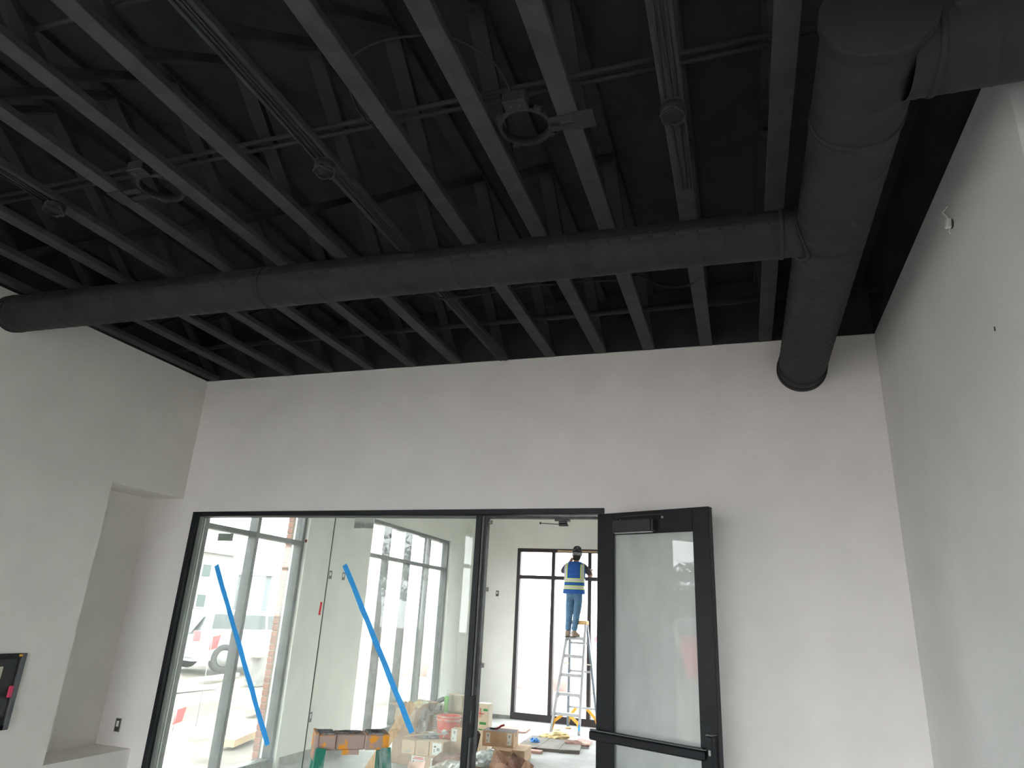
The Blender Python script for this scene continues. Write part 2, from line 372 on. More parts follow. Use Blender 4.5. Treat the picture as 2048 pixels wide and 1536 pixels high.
# local: x along leaf, -y faces the camera, front face y=0, back y=+.05
def dp(nm, x0, x1, y0, y1, z0, z1, m=M_frame, bevel=.003, par=None, rot=None):
    p = MB(); p.box(((x0+x1)/2, (y0+y1)/2, (z0+z1)/2), (x1-x0, y1-y0, z1-z0), bevel=bevel, rot=rot)
    return p.build(nm, m, par or door, keep=True)
dp('stile', 0, .137, 0, .05, .02, DH); dp('stile', .735, DW, 0, .05, .02, DH)
dp('rail', .137, .735, 0, .05, 2.225, DH); dp('rail', .137, .735, 0, .05, .02, .28)
dp('pane', .137, .735, .02, .03, .28, 2.225, M_doorg, 0)
dp('gasket', .137, .142, .012, .038, .28, 2.225, M_gask, 0)
cl = dp('door_closer', .165, .46, -.055, 0, 2.232, 2.312, M_black, .004)
dp('end_cap', .462, .478, -.05, -.004, 2.236, 2.308, M_black, .003, par=cl)
dp('cover_line', .17, .46, -.04, -.02, 2.226, 2.232, M_steel, 0, par=cl)
arm = dp('closer_arm', .19, .53, -.03, -.022, 2.335, 2.345, M_black, .001)
dp('bolt', .516, .53, -.008, 0, 2.318, 2.332, M_steel, .001); dp('bolt', .19, .2, -.008, 0, 2.315, 2.325, M_steel, .001)
p = MB(); p.box((.39, -.052, .965), (.80, .035, .055), bevel=.01); p.box((.39, -.05, .998), (.78, .03, .006), bevel=.0)
pb = p.build('push_bar', [M_frame], door, keep=True)
dp('bar_top_edge', .0, .80, -.066, -.036, .993, .997, M_gask, 0, par=pb)
dp('bar_bracket', .0, .06, -.04, 0, .945, .985, M_frame, .004, par=pb)
lt = dp('latch_case', .80, .84, -.06, 0, .72, 1.07, M_frame, .008)
dp('cylinder', .815, .83, -.066, -.06, .97, 1.0, M_steel, .002, par=lt)
dp('case_cap', .80, .84, -.058, 0, 1.07, 1.076, M_gask, 0, par=lt)

# ------------------------------------------------------------------ ceiling trusses
JR = [-4.586,-4.183,-3.757,-3.341,-2.926,-2.523,-2.114,-1.703,-1.304,-.9,-.531,-.112,.299]
ORD = ['first','second','third','fourth','fifth','sixth','seventh','eighth','ninth','tenth','eleventh','twelfth','thirteenth']
JW = .088
t0 = thing('ceiling_truss', 'x', 'joist', (0, 0, ZC))
p = MB(); p.b2(-JW, 0, YB, -.001, ZC, ZC+.038, bevel=.003); p.build('bottom_chord', M_ceil, t0)
p = MB(); p.b2(-JW, 0, YB, -.001, ZTOP-.0+.06, ZTOP+.1, bevel=.003); p.build('top_chord', M_web_dim, t0)
up1 = MB(); up1.bar((-JW/2, -.02, ZC+.04), (-JW/2, -.30, ZTOP+.06), JW-.012, .036, (1, 0, 0))
L = .62
# web members: bar width across x
def webmesh(a, c):
    q = MB(); a = Vector(a); c = Vector(c); d = (c-a).normalized(); nrm = Vector((1, 0, 0)).cross(d)
    poly = [a-nrm*.018, a+nrm*.018, c+nrm*.018, c-nrm*.018]
    q.prism(poly, (-JW+.006, 0, 0), (-.006, 0, 0)); return q
wA = webmesh((0, 0, ZC+.03), (0, -.52, ZTOP+.07)).build('web', M_web_dim, t0)
wB = webmesh((0, -.55, ZTOP+.07), (0, -1.07, ZC+.03)).build('web', M_web_dim, t0)
wA.location.y = -.05; wB.location.y = -.05
for k in range(1, 8):
    for q in (wA, wB):
        c = q.copy(); COL.objects.link(c); c.location.y = -.05-k*1.12
kids_index()
for i, x in enumerate(JR):
    t = t0 if i == 0 else dup(t0)
    t.location = (x, 0, ZC)
    n_from_left = ORD[i]
    t['label'] = f'black painted open web wooden ceiling truss, {n_from_left} counted from the left wall'
    t['group'] = 'black ceiling trusses'
# bevel lines / strapping beside some chords
kids_index()
def cable_pair(x, ys, label):
    t = thing('cable_run', label, 'cable', (x, ys[0], ZC-.004), group='cable runs under the trusses')
    for dx in (-.012, .012, .03):
        p = MB(); pts = [(x+dx+.003*math.sin(y*5+dx*90), y, ZC-.007) for y in [ys[0]+(ys[1]-ys[0])*k/24 for k in range(25)]]
        p.tube(pts, .0055, 6); p.build('cable', M_duct, t)
    return t
cable_pair(-.165, (-6, -2.62), 'black cables strapped under the twelfth truss, leading to a cable knot')
cable_pair(-1.755, (-6, -2.65), 'black cables strapped under the eighth truss, leading to a cable knot')
cable_pair(-3.40, (-6, -2.70), 'black cables strapped under the fourth truss near the left end')
cable_pair(-1.745, (-2.5, -.02), 'black cables under the eighth truss between cable knot and back wall')
cable_pair(-.155, (-2.45, -2.0), 'short black cables under the twelfth truss just past the cable knot')
for x, y, l in ((-.158, -2.55, 'black junction box with tangled cables under the twelfth truss, near the big duct'),
                (-1.757, -2.585, 'black junction box with tangled cables under the eighth truss'),
                (-3.385, -2.66, 'black junction box with tangled cables under the fourth truss')):
    t = thing('junction_box', l, 'junction box', (x, y, ZC-.02), group='ceiling junction boxes')
    p = MB(); p.lathe([(0, -.035), (.045, -.035), (.05, -.03), (.05, 0), (0, 0)], (x, y, ZC), 16); p.build('box', M_duct, t)
    for k in range(4):
        a = k*1.6+x; pts = [(x+.05*math.cos(a+s*2.2)*(1-.2*s), y+.05*math.sin(a+s*2.2), ZC-.03-.018*math.sin(s*PI)) for s in [q/8 for q in range(9)]]
        p = MB(); p.tube(pts, .005, 6); p.build('cable_loop', M_duct, t)
# ring hangers (light frames)
def ring(x, y, side, label, r=.098):
    t = thing('light_mounting_ring', label, 'light fixture', (x, y, ZC), group='ceiling light mounting rings')
    Rr = Matrix.Identity(3)
    p = MB(); p.lathe([(r+.002, -.004), (r+.018, -.004), (r+.02, .004), (r+.004, .03), (r, .03), (r+.002, -.004)], (x, y, ZC+.01), 32); p.build('ring', M_duct, t)
    p = MB(); p.b2(x-.05+side*.0, x+.05, y-r-.075, y-r-.012, ZC+.0, ZC+.055, bevel=.004)
    bx = p.build('driver_box', M_duct, t)
    for dx in (-.018, .018): 
        q = MB(); q.tube([(x+dx, y-r-.045, ZC-.003), (x+dx, y-r-.045, ZC+.001)], .007, 8); q.build('knockout', M_hole, bx)
    p = MB(); x0 = x+side*(r+.01); x1 = x+side*.255
    p.b2(min(x0, x1), max(x0, x1), y-.045, y-.012, ZC-.004, ZC+.0, bevel=0); p.b2(min(x0, x1), max(x0, x1), y+.01, y+.04, ZC-.004, ZC+.0)
    p.b2(x1-.045, x1+.045, y-.055, y+.05, ZC-.008, ZC-.002, bevel=.001); p.build('mounting_bracket', M_duct, t)
    for a in (.6, 2.2, 3.9, 5.4): p = MB(); p.box((x+(r+.02)*math.cos(a), y+(r+.02)*math.sin(a), ZC+.012), (.03, .03, .012), rot=(0, 0, a)); p.build('spring_clip', M_duct, t)
ring(-.77, -2.58, 1, 'round black light mounting ring between the tenth and eleventh trusses, flex cable on top')
ring(-2.71, -2.62, -1, 'round black light mounting ring at the left between two trusses')
def cable(pts, r, label, name='flex_cable', n=6, cat='cable'):
    # catmull
    P = [Vector(q) for q in pts]; out = []
    for i in range(len(P)-1):
        p0 = P[max(i-1, 0)]; p1 = P[i]; p2 = P[i+1]; p3 = P[min(i+2, len(P)-1)]
        for k in range(6):
            s = k/6; out.append(.5*((2*p1)+(-p0+p2)*s+(2*p0-5*p1+4*p2-p3)*s*s+(-p0+3*p1-3*p2+p3)*s**3))
    out.append(P[-1]); q = MB(); q.tube(out, r, n); return tag(q.build(name, M_duct), label, cat)
cable([(-.78, -2.72, 3.67), (-.83, -2.86, 3.74), (-.98, -2.98, 3.78), (-1.22, -3.03, 3.78), (-1.42, -2.98, 3.76), (-1.47, -2.80, 3.70), (-1.44, -2.66, 3.69), (-1.36, -2.50, 3.72)], .005, 'thin black cable arching over a truss into the mounting ring')
cable([(-.62, -1.0, 3.70), (-.5, -1.15, 3.64), (-.35, -1.05, 3.60), (-.18, -1.02, 3.62), (-.12, -1.2, 3.64)], .006, 'thin black cable sagging between trusses beyond the cross duct, near the twelfth truss')
cable([(-1.95, -1.36, 3.66), (-1.8, -1.22, 3.60), (-1.55, -1.18, 3.605), (-1.3, -1.12, 3.66), (-.9, -1.08, 3.68), (-.62, -1.0, 3.70)], .006, 'thin black cable sagging between trusses beyond the cross duct, left of centre')
# crossing conduits
def conduit(pts, r, label, cat='conduit', name='conduit'):
    q = MB(); q.tube(pts, r, 10); return tag(q.build(name, M_duct), label, cat)
zc = 3.75
conduit([(XL+.01, -2.655, zc), (.95, -2.70, zc)], .011, 'thin black conduit crossing the trusses, the upper of the pair')
conduit([(XL+.01, -2.60, zc), (.95, -2.655, zc)], .011, 'thin black conduit crossing the trusses, the lower of the pair')
conduit([(XL+.3, -3.50, zc), (-2.2, -3.47, zc), (-1.2, -3.46, zc)], .010, 'thin black conduit crossing at the top left, bending at its end')
conduit([(XL+.01, -.50, 3.735), (.95, -.47, 3.735)], .019, 'black sprinkler pipe crossing the trusses close to the back wall', 'pipe', 'sprinkler_pipe')
conduit([(.80, -5, 3.9), (.80, -.02, 3.9)], .015, 'black pipe running beside the big duct close to the right wall', 'pipe', 'ceiling_pipe')
for x in (.03,):
    pass

# ------------------------------------------------------------------ ducts
def spiral(a, b_, R, parent, name='duct_body', pitch=.105, taper=None):
    a = Vector(a); b_ = Vector(b_); d = (b_-a); Ln = d.length; t = d.normalized()
    x = t.cross(Vector((0, 0, 1))).normalized(); y = t.cross(x); n = 40
    R1 = taper if taper else R
    prof = []; s = -pitch
    while s < Ln+pitch:
        prof += [(s, 0), (s+pitch*.86, 0), (s+pitch*.91, .0014), (s+pitch*.95, .0014)]; s += pitch
    vs = []
    for s, h in prof:
        for k in range(n):
            an = 2*PI*k/n; ss = min(max(s+pitch*k/n, 0), Ln); rr = R+(R1-R)*ss/Ln+h
            vs.append(a+t*ss+(x*math.cos(an)+y*math.sin(an))*rr)
    fs = []
    for i in range(len(prof)-1):
        for k in range(n):
            if k == n-1:
                j = i+4
                if j+1 < len(prof)+4 and i-4 >= 0: fs.append([i*n+k, (i-4)*n, (i-3)*n, (i+1)*n+k])
            else: fs.append([i*n+k, i*n+k+1, (i+1)*n+k+1, (i+1)*n+k])
    q = MB(); q.add(vs, fs, True); return q.build(name, M_duct, parent)
def disc(c, ax, R, th, parent, name, m=M_duct, n=40, inner=0):
    c = Vector(c); t = Vector(ax).normalized(); x = t.cross(Vector((0, 0, 1)));
    if x.length < .1: x = Vector((1, 0, 0))
    x.normalize(); y = t.cross(x); Rm = Matrix((x, y, t)).transposed()
    q = MB(); q.lathe([(inner, -th/2), (R-.003, -th/2), (R, -th/2+.003), (R, th/2-.003), (R-.003, th/2), (inner, th/2)], c, n, Rm); return q.build(name, m, parent)
TX, TZ, TR = .477, 3.389, .152
t = thing('trunk_duct', 'big round black spiral duct running along the right side into the back wall', 'duct', (TX, 0, TZ))
spiral((TX, -3.03, TZ), (TX, .01, TZ), TR, t)
disc((TX, -3.05, TZ), (0, 1, 0), TR+.012, .035, t, 'end_cap')
disc((TX, -2.62, TZ), (0, 1, 0), TR+.006, .022, t, 'collar', inner=TR-.01)
disc((TX, -.10, TZ), (0, 1, 0), TR+.006, .09, t, 'collar', inner=TR-.01)
disc((TX, -.025, TZ), (0, 1, 0), TR+.012, .05, t, 'wall_flange', inner=TR-.01)
t = thing('branch_duct', 'round black duct branching right from the big duct at the top right corner', 'duct', (TX, -2.89, TZ))
spiral((TX+.1, -2.885, TZ), (1.598, -2.885, TZ), .150, t)
disc((TX+.17, -2.885, TZ), (1, 0, 0), .156, .02, t, 'collar', inner=.13)
t = thing('cross_duct', 'long round black spiral duct crossing the room from the left wall to the big duct', 'duct', (-2, -1.85, 3.43))
A_, B_ = Vector((XL, -1.865, 3.467)), Vector((TX-.03, -1.83, 3.405))
spiral(A_, B_, .128, t, taper=.112)
dv = (B_-A_).normalized()
for s, R_ in ((.06, .131), (2.13, .127), (B_-A_).length*1 and ((B_-A_).length-.185, .119)):
    disc(A_+dv*s, dv, R_, .02, t, 'collar', inner=.1)
sad = MB(); n_ = 48; rows = []
for rr, off in ((.112, .002), (.135, .002), (.135, .006), (.112, .006)):
    row = []
    for k in range(n_):
        a = 2*PI*k/n_; yy = rr*math.cos(a); dz = 3.405-TZ+rr*math.sin(a); dz = max(min(dz, TR*.97), -TR*.97)
        row.append((TX-math.sqrt((TR+off)**2-dz*dz), -1.83+yy, TZ+dz))
    rows.append(row)
fs = [[i*n_+k, i*n_+(k+1) % n_, ((i+1) % 4)*n_+(k+1) % n_, ((i+1) % 4)*n_+k] for i in range(4) for k in range(n_)]
sad.add([q for row in rows for q in row], fs, True); sad.build('saddle_flange', M_duct, t)

# ------------------------------------------------------------------ wall details
def ebox(name, label, c, ax, w_, h, open_=True, m=M_galvbox, grp=None):
    """wall opening with a recessed electrical box; ax = wall normal"""
    c = Vector(c); ax = Vector(ax); s = Vector((abs(ax.y), abs(ax.x), 0))
    t = thing(name, label, 'electrical box', tuple(c), group=grp)
    def bb(p, u0, u1, z0, z1, d0, d1):
        ce = c+s*((u0+u1)/2)+Vector((0, 0, (z0+z1)/2))+ax*((d0+d1)/2)
        sz = [abs(s[i])*(u1-u0)+abs(ax[i])*(d1-d0) for i in range(3)]; sz[2] = z1-z0
        p.box(ce, sz)
    f_ = .006
    p = MB(); bb(p, -w_/2, -w_/2+f_, -h/2, h/2, 0, .006); bb(p, w_/2-f_, w_/2, -h/2, h/2, 0, .006); bb(p, -w_/2, w_/2, h/2-f_, h/2, 0, .006); bb(p, -w_/2, w_/2, -h/2, -h/2+f_, 0, .006); p.build('rim', m, t)
    p = MB(); bb(p, -w_/2+f_, w_/2-f_, -h/2+f_, h/2-f_, 0, .0025); p.build('opening', M_hole, t)
    p = MB(); bb(p, -w_/2+.012, w_/2-.02, -.012, h/2-.02, .002, .005); p.build('wire', M_white, t)
ebox('outlet_box', 'open grey electrical box low inside the wall niche', (-4.905, -.0, .66), (0, -1, 0), .055, .10)
ebox('outlet_box', 'grey electrical box high on the next room wall, left one of two', (NXL, 2.74, 2.035), (1, 0, 0), .06, .10)
ebox('outlet_box', 'grey electrical box high on the next room wall, right one by the blue tape', (NXL, 3.045, 2.04), (1, 0, 0), .06, .10)
ebox('outlet_box', 'grey electrical box low on the next room wall above the green stepladder', (NXL, 2.72, .435), (1, 0, 0), .05, .11)
ebox('outlet_box', 'open electrical box on the end wall left of the black framed window', (-4.29, NYF, 2.05), (0, -1, 0), .055, .10)
t = thing('wall_cable_stub', 'small white cable stub poking from a torn hole high on the right wall', 'cable stub', (XR, -1.81, 3.385))
p = MB(); p.lathe([(0, 0), (.020, .0), (.022, .003), (0, .004)], (XR, -1.813, 3.37), 12, Matrix(((0, 0, -1), (0, 1, 0), (1, 0, 0)))); p.build('hole', M_hole, t)
p = MB(); p.box((XR-.012, -1.805, 3.378), (.022, .026, .045), rot=(.2, .1, .2), bevel=.005); p.build('paper_wad', M_white, t)
p = MB(); p.tube([(XR, -1.80, 3.39), (XR-.03, -1.815, 3.43), (XR-.012, -1.83, 3.45)], .003, 6); p.tube([(XR, -1.80, 3.37), (XR-.015, -1.80, 3.34), (XR-.008, -1.795, 3.33)], .003, 6); p.build('wire', M_white, t)
p = MB(); p.box((XR, -2.04, 2.77), (.006, .006, .016)); tag(p.build('screw', M_hole), 'tiny dark screw mark on the right wall', 'screw')
# black framed panel on left wall
t = thing('wall_panel', 'black framed panel with pale inset and pink tape on the left wall', 'panel', (XL, -1.34, 1.0))
y0, y1, z0, z1 = -1.62, -1.10, .775, 1.25
def lp(nm, a0, a1, zz0, zz1, d, m, bevel=.003, d0=0):
    p = MB(); p.b2(XL+d0, XL+d, a0, a1, zz0, zz1, bevel=bevel); return p.build(nm, m, t)
lp('frame', y1-.035, y1, z0, z1, .02, mat('panel_grey_frame', (.09,.09,.10), .4)); lp('frame', y0, y0+.035, z0, z1, .02, MATS['panel_grey_frame'])
lp('frame', y0+.035, y1-.035, z1-.03, z1, .02, M_frame); lp('frame', y0+.035, y1-.035, z0, z0+.03, .02, M_frame)
lp('screen', y0+.035, y1-.035, z0+.03, z1-.03, .006, M_black)
lp('poster', y0+.06, y1-.14, z0+.14, z1-.08, .008, mat('beige_inset', rgb(188,180,160), .6, scale=14, col2=rgb(200,140,110), lo=.55, hi=.7), d0=.006)
lp('tape', y1-.062, y1-.04, .975, 1.045, .022, mat('pink_tape', rgb(226,72,110), .6), 0, d0=.006)
lp('sticker', y1-.06, y1-.035, z1-.02, z1-.006, .0205, M_yel, 0, d0=.019)

# ------------------------------------------------------------------ marks on the partition glass
GY = .0475
def strip(name, a, c, wd, label, cat, m, th=.0006, y=GY):
    a = Vector((a[0], y, a[1])); c = Vector((c[0], y, c[1])); d = (c-a).normalized(); nrm = Vector((-d.z, 0, d.x))*wd/2
    q = MB(); n = 14; vs = []
    for i in range(n+1):
        pnt = a+(c-a)*i/n + Vector((.0022*math.sin(i*1.9+a.x*7), 0, .001*math.sin(i*2.7)))
        ww = nrm*(1+.05*math.sin(i*2.1))
        for o in (ww, -ww):
            vs += [pnt+o, pnt+o-Vector((0, th, 0))]
    fs = []
    for i in range(n):
        k = 4*i; fs += [[k, k+4, k+6, k+2], [k+1, k+3, k+7, k+5], [k, k+1, k+5, k+4], [k+2, k+6, k+7, k+3]]
    fs += [[0, 2, 3, 1], [4*n, 4*n+1, 4*n+3, 4*n+2]]
    q.add(vs, fs); o = q.build(name, m); return tag(o, label, cat)
K = (4.8046+GY)/4.8046
def g(x, z): return (x*K, 1.65+(z-1.65)*K)
strip('masking_tape', g(-4.225, 1.94), g(-3.445, .655), .043, 'long diagonal blue tape strip on the left glass pane', 'tape', M_tape)
strip('masking_tape', g(-2.982, 1.975), g(-2.268, .848), .043, 'long diagonal blue tape strip on the right glass pane', 'tape', M_tape)
strip('red_tape', g(-3.148, 1.688), g(-3.153, 1.59), .018, 'short red tape on the seam between the glass panes', 'tape', M_red)
strip('red_mark', g(-3.383, 2.154), g(-3.363, 2.154), .024, 'tiny dark red diamond sticker at top of the left pane', 'sticker', mat('dark_red', rgb(140,50,45), .6))
def rect(name, x0, x1, z0, z1, label, m, y=GY, cat='sticker'):
    a = g(x0, z0); c = g(x1, z1); q = MB(); q.b2(a[0], c[0], y-.0006, y, a[1], c[1]); return tag(q.build(name, m), label, cat)
M_stk = translucent(mat('grey_green_film', rgb(170,178,168), .6, var=.1, scale=40), (.5,.55,.5), .3)
s_ = rect('glass_label', -4.264, -4.103, 2.142, 2.206, 'small grey rectangular sticker at top left of the left pane', M_stk)
s2 = rect('glass_label', -2.94, -2.77, 2.262, 2.352, 'grey rectangular sticker at the top edge of the right pane', mat('grey_green_film2', rgb(186,194,184), .6))
p = MB(); a = g(-2.94, 2.262); c = g(-2.77, 2.308); p.b2(a[0], c[0], GY-.001, GY-.0004, a[1], c[1]); p.build('print_band', M_stk, s2)
p = MB(); q0 = g(-2.86, 2.285); p.lathe([(.022, 0), (.025, 0), (.025, .0004), (.022, .0004)], (q0[0], GY-.0012, q0[1]), 20, Matrix(((1, 0, 0), (0, 0, 1), (0, -1, 0)))); p.build('round_stamp', M_white, s2)

# ------------------------------------------------------------------ cartons and the pile
def carton(label, x0, x1, y0, y1, z0, z1, m=M_card, rz=0, tape=True, flap=None, grp='cartons in the pile', name='carton', tm=None, gap=True):
    cx, cy = (x0+x1)/2, (y0+y1)/2
    t = thing(name, label, 'box', (cx, cy, z0), group=grp, rz=rz)
    lx, ly, lz = (x1-x0), (y1-y0), z1-z0
    p = MB(); p.box((0, 0, lz/2), (lx, ly, lz), bevel=.003); p.build('body', m, t, keep=True)
    p = MB()
    if tape: p.box((0, 0, lz+.0008), (lx*.94, .045, .0015)); p.box((lx/2+.0006, 0, lz-.03), (.001, .045, .06)); p.build('packing_tape', tm or mat('packing_tape', rgb(214,170,110), .3), t, keep=True)
    return t
def front(t, nm, x0, x1, z0, z1, m, ly, th=.0012):
    """flat print on the -y face, local coords relative to box"""
    p = MB(); p.b2(x0, x1, -ly/2-th, -ly/2-.0001, z0, z1); return p.build(nm, m, t, keep=True)
def shiplabel(t, ly, x0, x1, z0, z1, style=0):
    l = front(t, 'shipping_label', x0, x1, z0, z1, M_white, ly)
    w_, h = x1-x0, z1-z0; o = -ly/2-.0012
    def pr(nm, a0, a1, b0, b1, m):
        p = MB(); p.b2(x0+a0*w_, x0+a1*w_, o-.0008, o, z0+b0*h, z0+b1*h); p.build(nm, m, l, keep=True)
    if style == 0:
        pr('print', .18, .4, .62, .74, M_ink); pr('print', .5, .8, .35, .6, M_greyink); pr('print', .18, .3, .2, .5, M_greyink)
    elif style == 1:
        pr('header', .2, .92, .84, .93, M_redink); pr('header', .08, .92, .72, .80, M_redink); pr('footer', .08, .92, .06, .14, M_redink)
        p = MB(); cx, cz = x0+.16*w_, z0+.45*h
        p.add([(cx-.1*w_, o-.0008, cz), (cx, o-.0008, cz-.2*h), (cx+.1*w_, o-.0008, cz), (cx, o-.0008, cz+.2*h)], [[0, 1, 2, 3]]); p.build('hazard_diamond', M_ink, l, keep=True)
        p = MB(); p.add([(cx-.045*w_, o-.0012, cz-.03*h), (cx, o-.0012, cz-.12*h), (cx+.045*w_, o-.0012, cz-.03*h)], [[0, 1, 2]]); p.build('hazard_mark', M_white, l, keep=True)
        for k in (.58, .48, .38, .3): pr('text_line', .34, .9, k, k+.025, M_ink)
    elif style == 2:
        for k in (.85, .72, .6, .48, .36, .24, .12): pr('text_line', .1, .85, k, k+.03, M_greyink)
    elif style == 3:
        pr('print', .35, .7, .62, .85, M_greyink); pr('print', .2, .4, .12, .3, M_greyink)
    return l
# base layer on the floor
t = carton('carton with a white caution label at the pile front left', -3.475, -3.13, 2.585, 2.95, 0, .205, M_card)
shiplabel(t, .365, -.165, -.015, .09, .20, 1); shiplabel(t, .365, .06, .17, .02, .195, 2)
c2 = carton('wide flattened carton under the orange bucket', -3.48, -3.0, 2.96, 3.28, 0, .268, M_card3)
# row of three small cartons
for i, (x0, x1, l, z1) in enumerate(((-3.605, -3.448, 'small square carton, left of the row of three', .338), (-3.440, -3.286, 'small square carton in the middle of the row of three', .346), (-3.278, -3.12, 'small square carton with a white label, right of the row of three', .352))):
    z0 = .2065 if i else .2065
    t = carton(l, x0, x1, 2.60, 2.80, z0, z1, M_card, grp='row of three small cartons', tape=False)
    if i == 2: shiplabel(t, .2, -.045, .06, .02, .135, 0)
    if i < 2:
        p = MB(); p.b2(-.04, .04, -.1012, -.1001, .02, .028); p.b2(.0, .03, -.1012, -.1001, .035, .045); p.build('print', M_greyink, t, keep=True)
# grey flaps and plastic over the three
for i, (a, c, zz) in enumerate(((-3.60, -3.30, .36), (-3.47, -3.18, .372))):
    p = MB(); p.bar((a, 2.70, zz), (c, 2.86, zz+.035), .10, .003); 
    tag(p.build('cardboard_flap', mat('grey_cardboard', rgb(150,148,144), .85)), 'loose grey cardboard flap over the three small cartons, '+('front' if i == 0 else 'back')+' one', 'cardboard')
for i, (a, c, l) in enumerate((((-3.60, 2.63, .363), (-3.40, 2.72, .392), 'thin pale wood strip across the small cartons, lower one'), ((-3.45, 2.74, .40), (-3.30, 2.80, .43), 'thin pale wood strip across the small cartons, upper one'))):
    p = MB(); p.bar(a, c, .012, .008); tag(p.build('wood_strip', M_wood), l, 'wood strip')
t = carton('large carton with a white form behind the orange bucket', -3.675, -3.215, 3.40, 3.75, 0, .525, M_card2)
shiplabel(t, .35, -.225, -.11, .30, .50, 2)
carton('small plain carton on top of the pile beside the green tube', -3.505, -3.285, 3.50, 3.66, .5265, .722, M_card3, grp='cartons in the pile')
t = carton('upright carton with a white label right of the orange bucket', -3.135, -2.99, 2.82, 2.95, 0, .463, M_card); shiplabel(t, .13, -.06, .0, .34, .46, 3)
# open carton, left back
def open_carton(label, c, lx, ly, lz, rz, m):
    t = thing('open_carton', label, 'box', c, group='cartons in the pile', rz=rz)
    th = .005
    p = MB(); p.b2(-lx/2, lx/2, -ly/2, -ly/2+th, 0, lz); p.b2(-lx/2, lx/2, ly/2-th, ly/2, 0, lz); p.b2(-lx/2, -lx/2+th, -ly/2+th, ly/2-th, 0, lz); p.b2(lx/2-th, lx/2, -ly/2+th, ly/2-th, 0, lz); p.b2(-lx/2, lx/2, -ly/2, ly/2, 0, th)
    p.build('body', m, t, keep=True)
    for (a, b0) in (((-lx/2, 0, lz), (-lx/2-.10, 0, lz+.03)), ((lx/2, 0, lz), (lx/2+.07, 0, lz+.07))):
        p = MB(); p.bar(a, b0, ly*.96, .004); p.build('flap', m, t, keep=True)
    p = MB(); p.bar((0, -ly/2, lz), (0, -ly/2-.03, lz-.13), lx*.9, .004); p.build('flap', M_card3, t, keep=True)
    p = MB(); p.bar((0, ly/2, lz), (0, ly/2+.09, lz+.06), lx*.9, .004); p.build('flap', m, t, keep=True)
    return t
open_carton('open brown carton with raised flaps at the left of the pile by the window', (-3.78, 3.22, 0), .34, .30, .58, -.25, M_card2)
# crumple helper
def crumple(name, label, cat, c, size, m, seed, sub=3, amp=.35, flat=1.0, grp=None, kind=None, stretch=None):
    rnd = random.Random(seed); b_ = bmesh.new(); bmesh.ops.create_icosphere(b_, subdivisions=sub, radius=1)
    ks = [(Vector((rnd.uniform(-1, 1), rnd.uniform(-1, 1), rnd.uniform(-1, 1))).normalized(), rnd.uniform(2, 7), rnd.uniform(0, 6)) for _ in range(9)]
    for v in b_.verts:
        n_ = v.co.normalized(); h = sum(abs(math.sin(k[0].dot(n_)*k[1]+k[2])) for k in ks)/9
        r = 1+amp*(h-.6)*2+rnd.uniform(-.04, .04)
        v.co = Vector((n_.x*r*size[0], n_.y*r*size[1], max(n_.z*r, -.55)*size[2]))
    for v in b_.verts: v.co += Vector(c)+Vector((0, 0, size[2]*.55))
    q = MB(); q.bmesh(b_); o = q.build(name, m); return tag(o, label, cat, grp, kind)
def sheet(name, label, cat, c, lx, ly, m, seed, amp=.05, rot=(0, 0, 0), th=.004, fold=0, n=12, grp=None):
    rnd = random.Random(seed); ph = [rnd.uniform(0, 6) for _ in range(6)]; E_ = Euler(rot).to_matrix(); q = MB(); top = []; 
    for i in range(n+1):
        for j in range(n+1):
            u, v = i/n-.5, j/n-.5
            z = amp*(math.sin(u*5+ph[0])*math.cos(v*4+ph[1])+.5*math.sin(u*9+v*7+ph[2])+.3*abs(math.sin(v*11+ph[3])))
            if fold: z += fold*max(0, u)**2*4
            top.append(Vector(c)+E_ @ Vector((u*lx, v*ly, z)))
    nn = E_ @ Vector((0, 0, th)); N_ = (n+1)**2; vs = top+[p_-nn for p_ in top]; fs = []
    for i in range(n):
        for j in range(n):
            a = i*(n+1)+j; quad = [a, a+n+1, a+n+2, a+1]; fs += [quad, [k+N_ for k in quad[::-1]]]
    for i in range(n):
        for a, b0 in ((i, i+1), (i+n*(n+1), i+1+n*(n+1)), (i*(n+1), (i+1)*(n+1)), (i*(n+1)+n, (i+1)*(n+1)+n)): fs.append([a, b0, b0+N_, a+N_])
    q.add(vs, fs, False); o = q.build(name, m); return tag(o, label, cat, grp)
crumple('crumpled_paper', 'crumpled cream paper sticking out of the open carton', 'paper', (-3.72, 3.24, .585), (.075, .05, .04), M_cream, 3, amp=.8)
sheet('plastic_film', 'clear plastic film hanging from the open carton', 'plastic', (-3.60, 3.10, .50), .16, .34, clearf, 5, .02, (1.2, .3, .2), .002)
crumple('black_bag', 'crumpled black and white plastic bag beside the orange bucket', 'bag', (-3.40, 2.90, .30), (.075, .06, .055), mat('black_white_film', (.06,.055,.06), .3, scale=16, col2=(.6,.58,.6), lo=.52, hi=.58), 8, amp=.7)
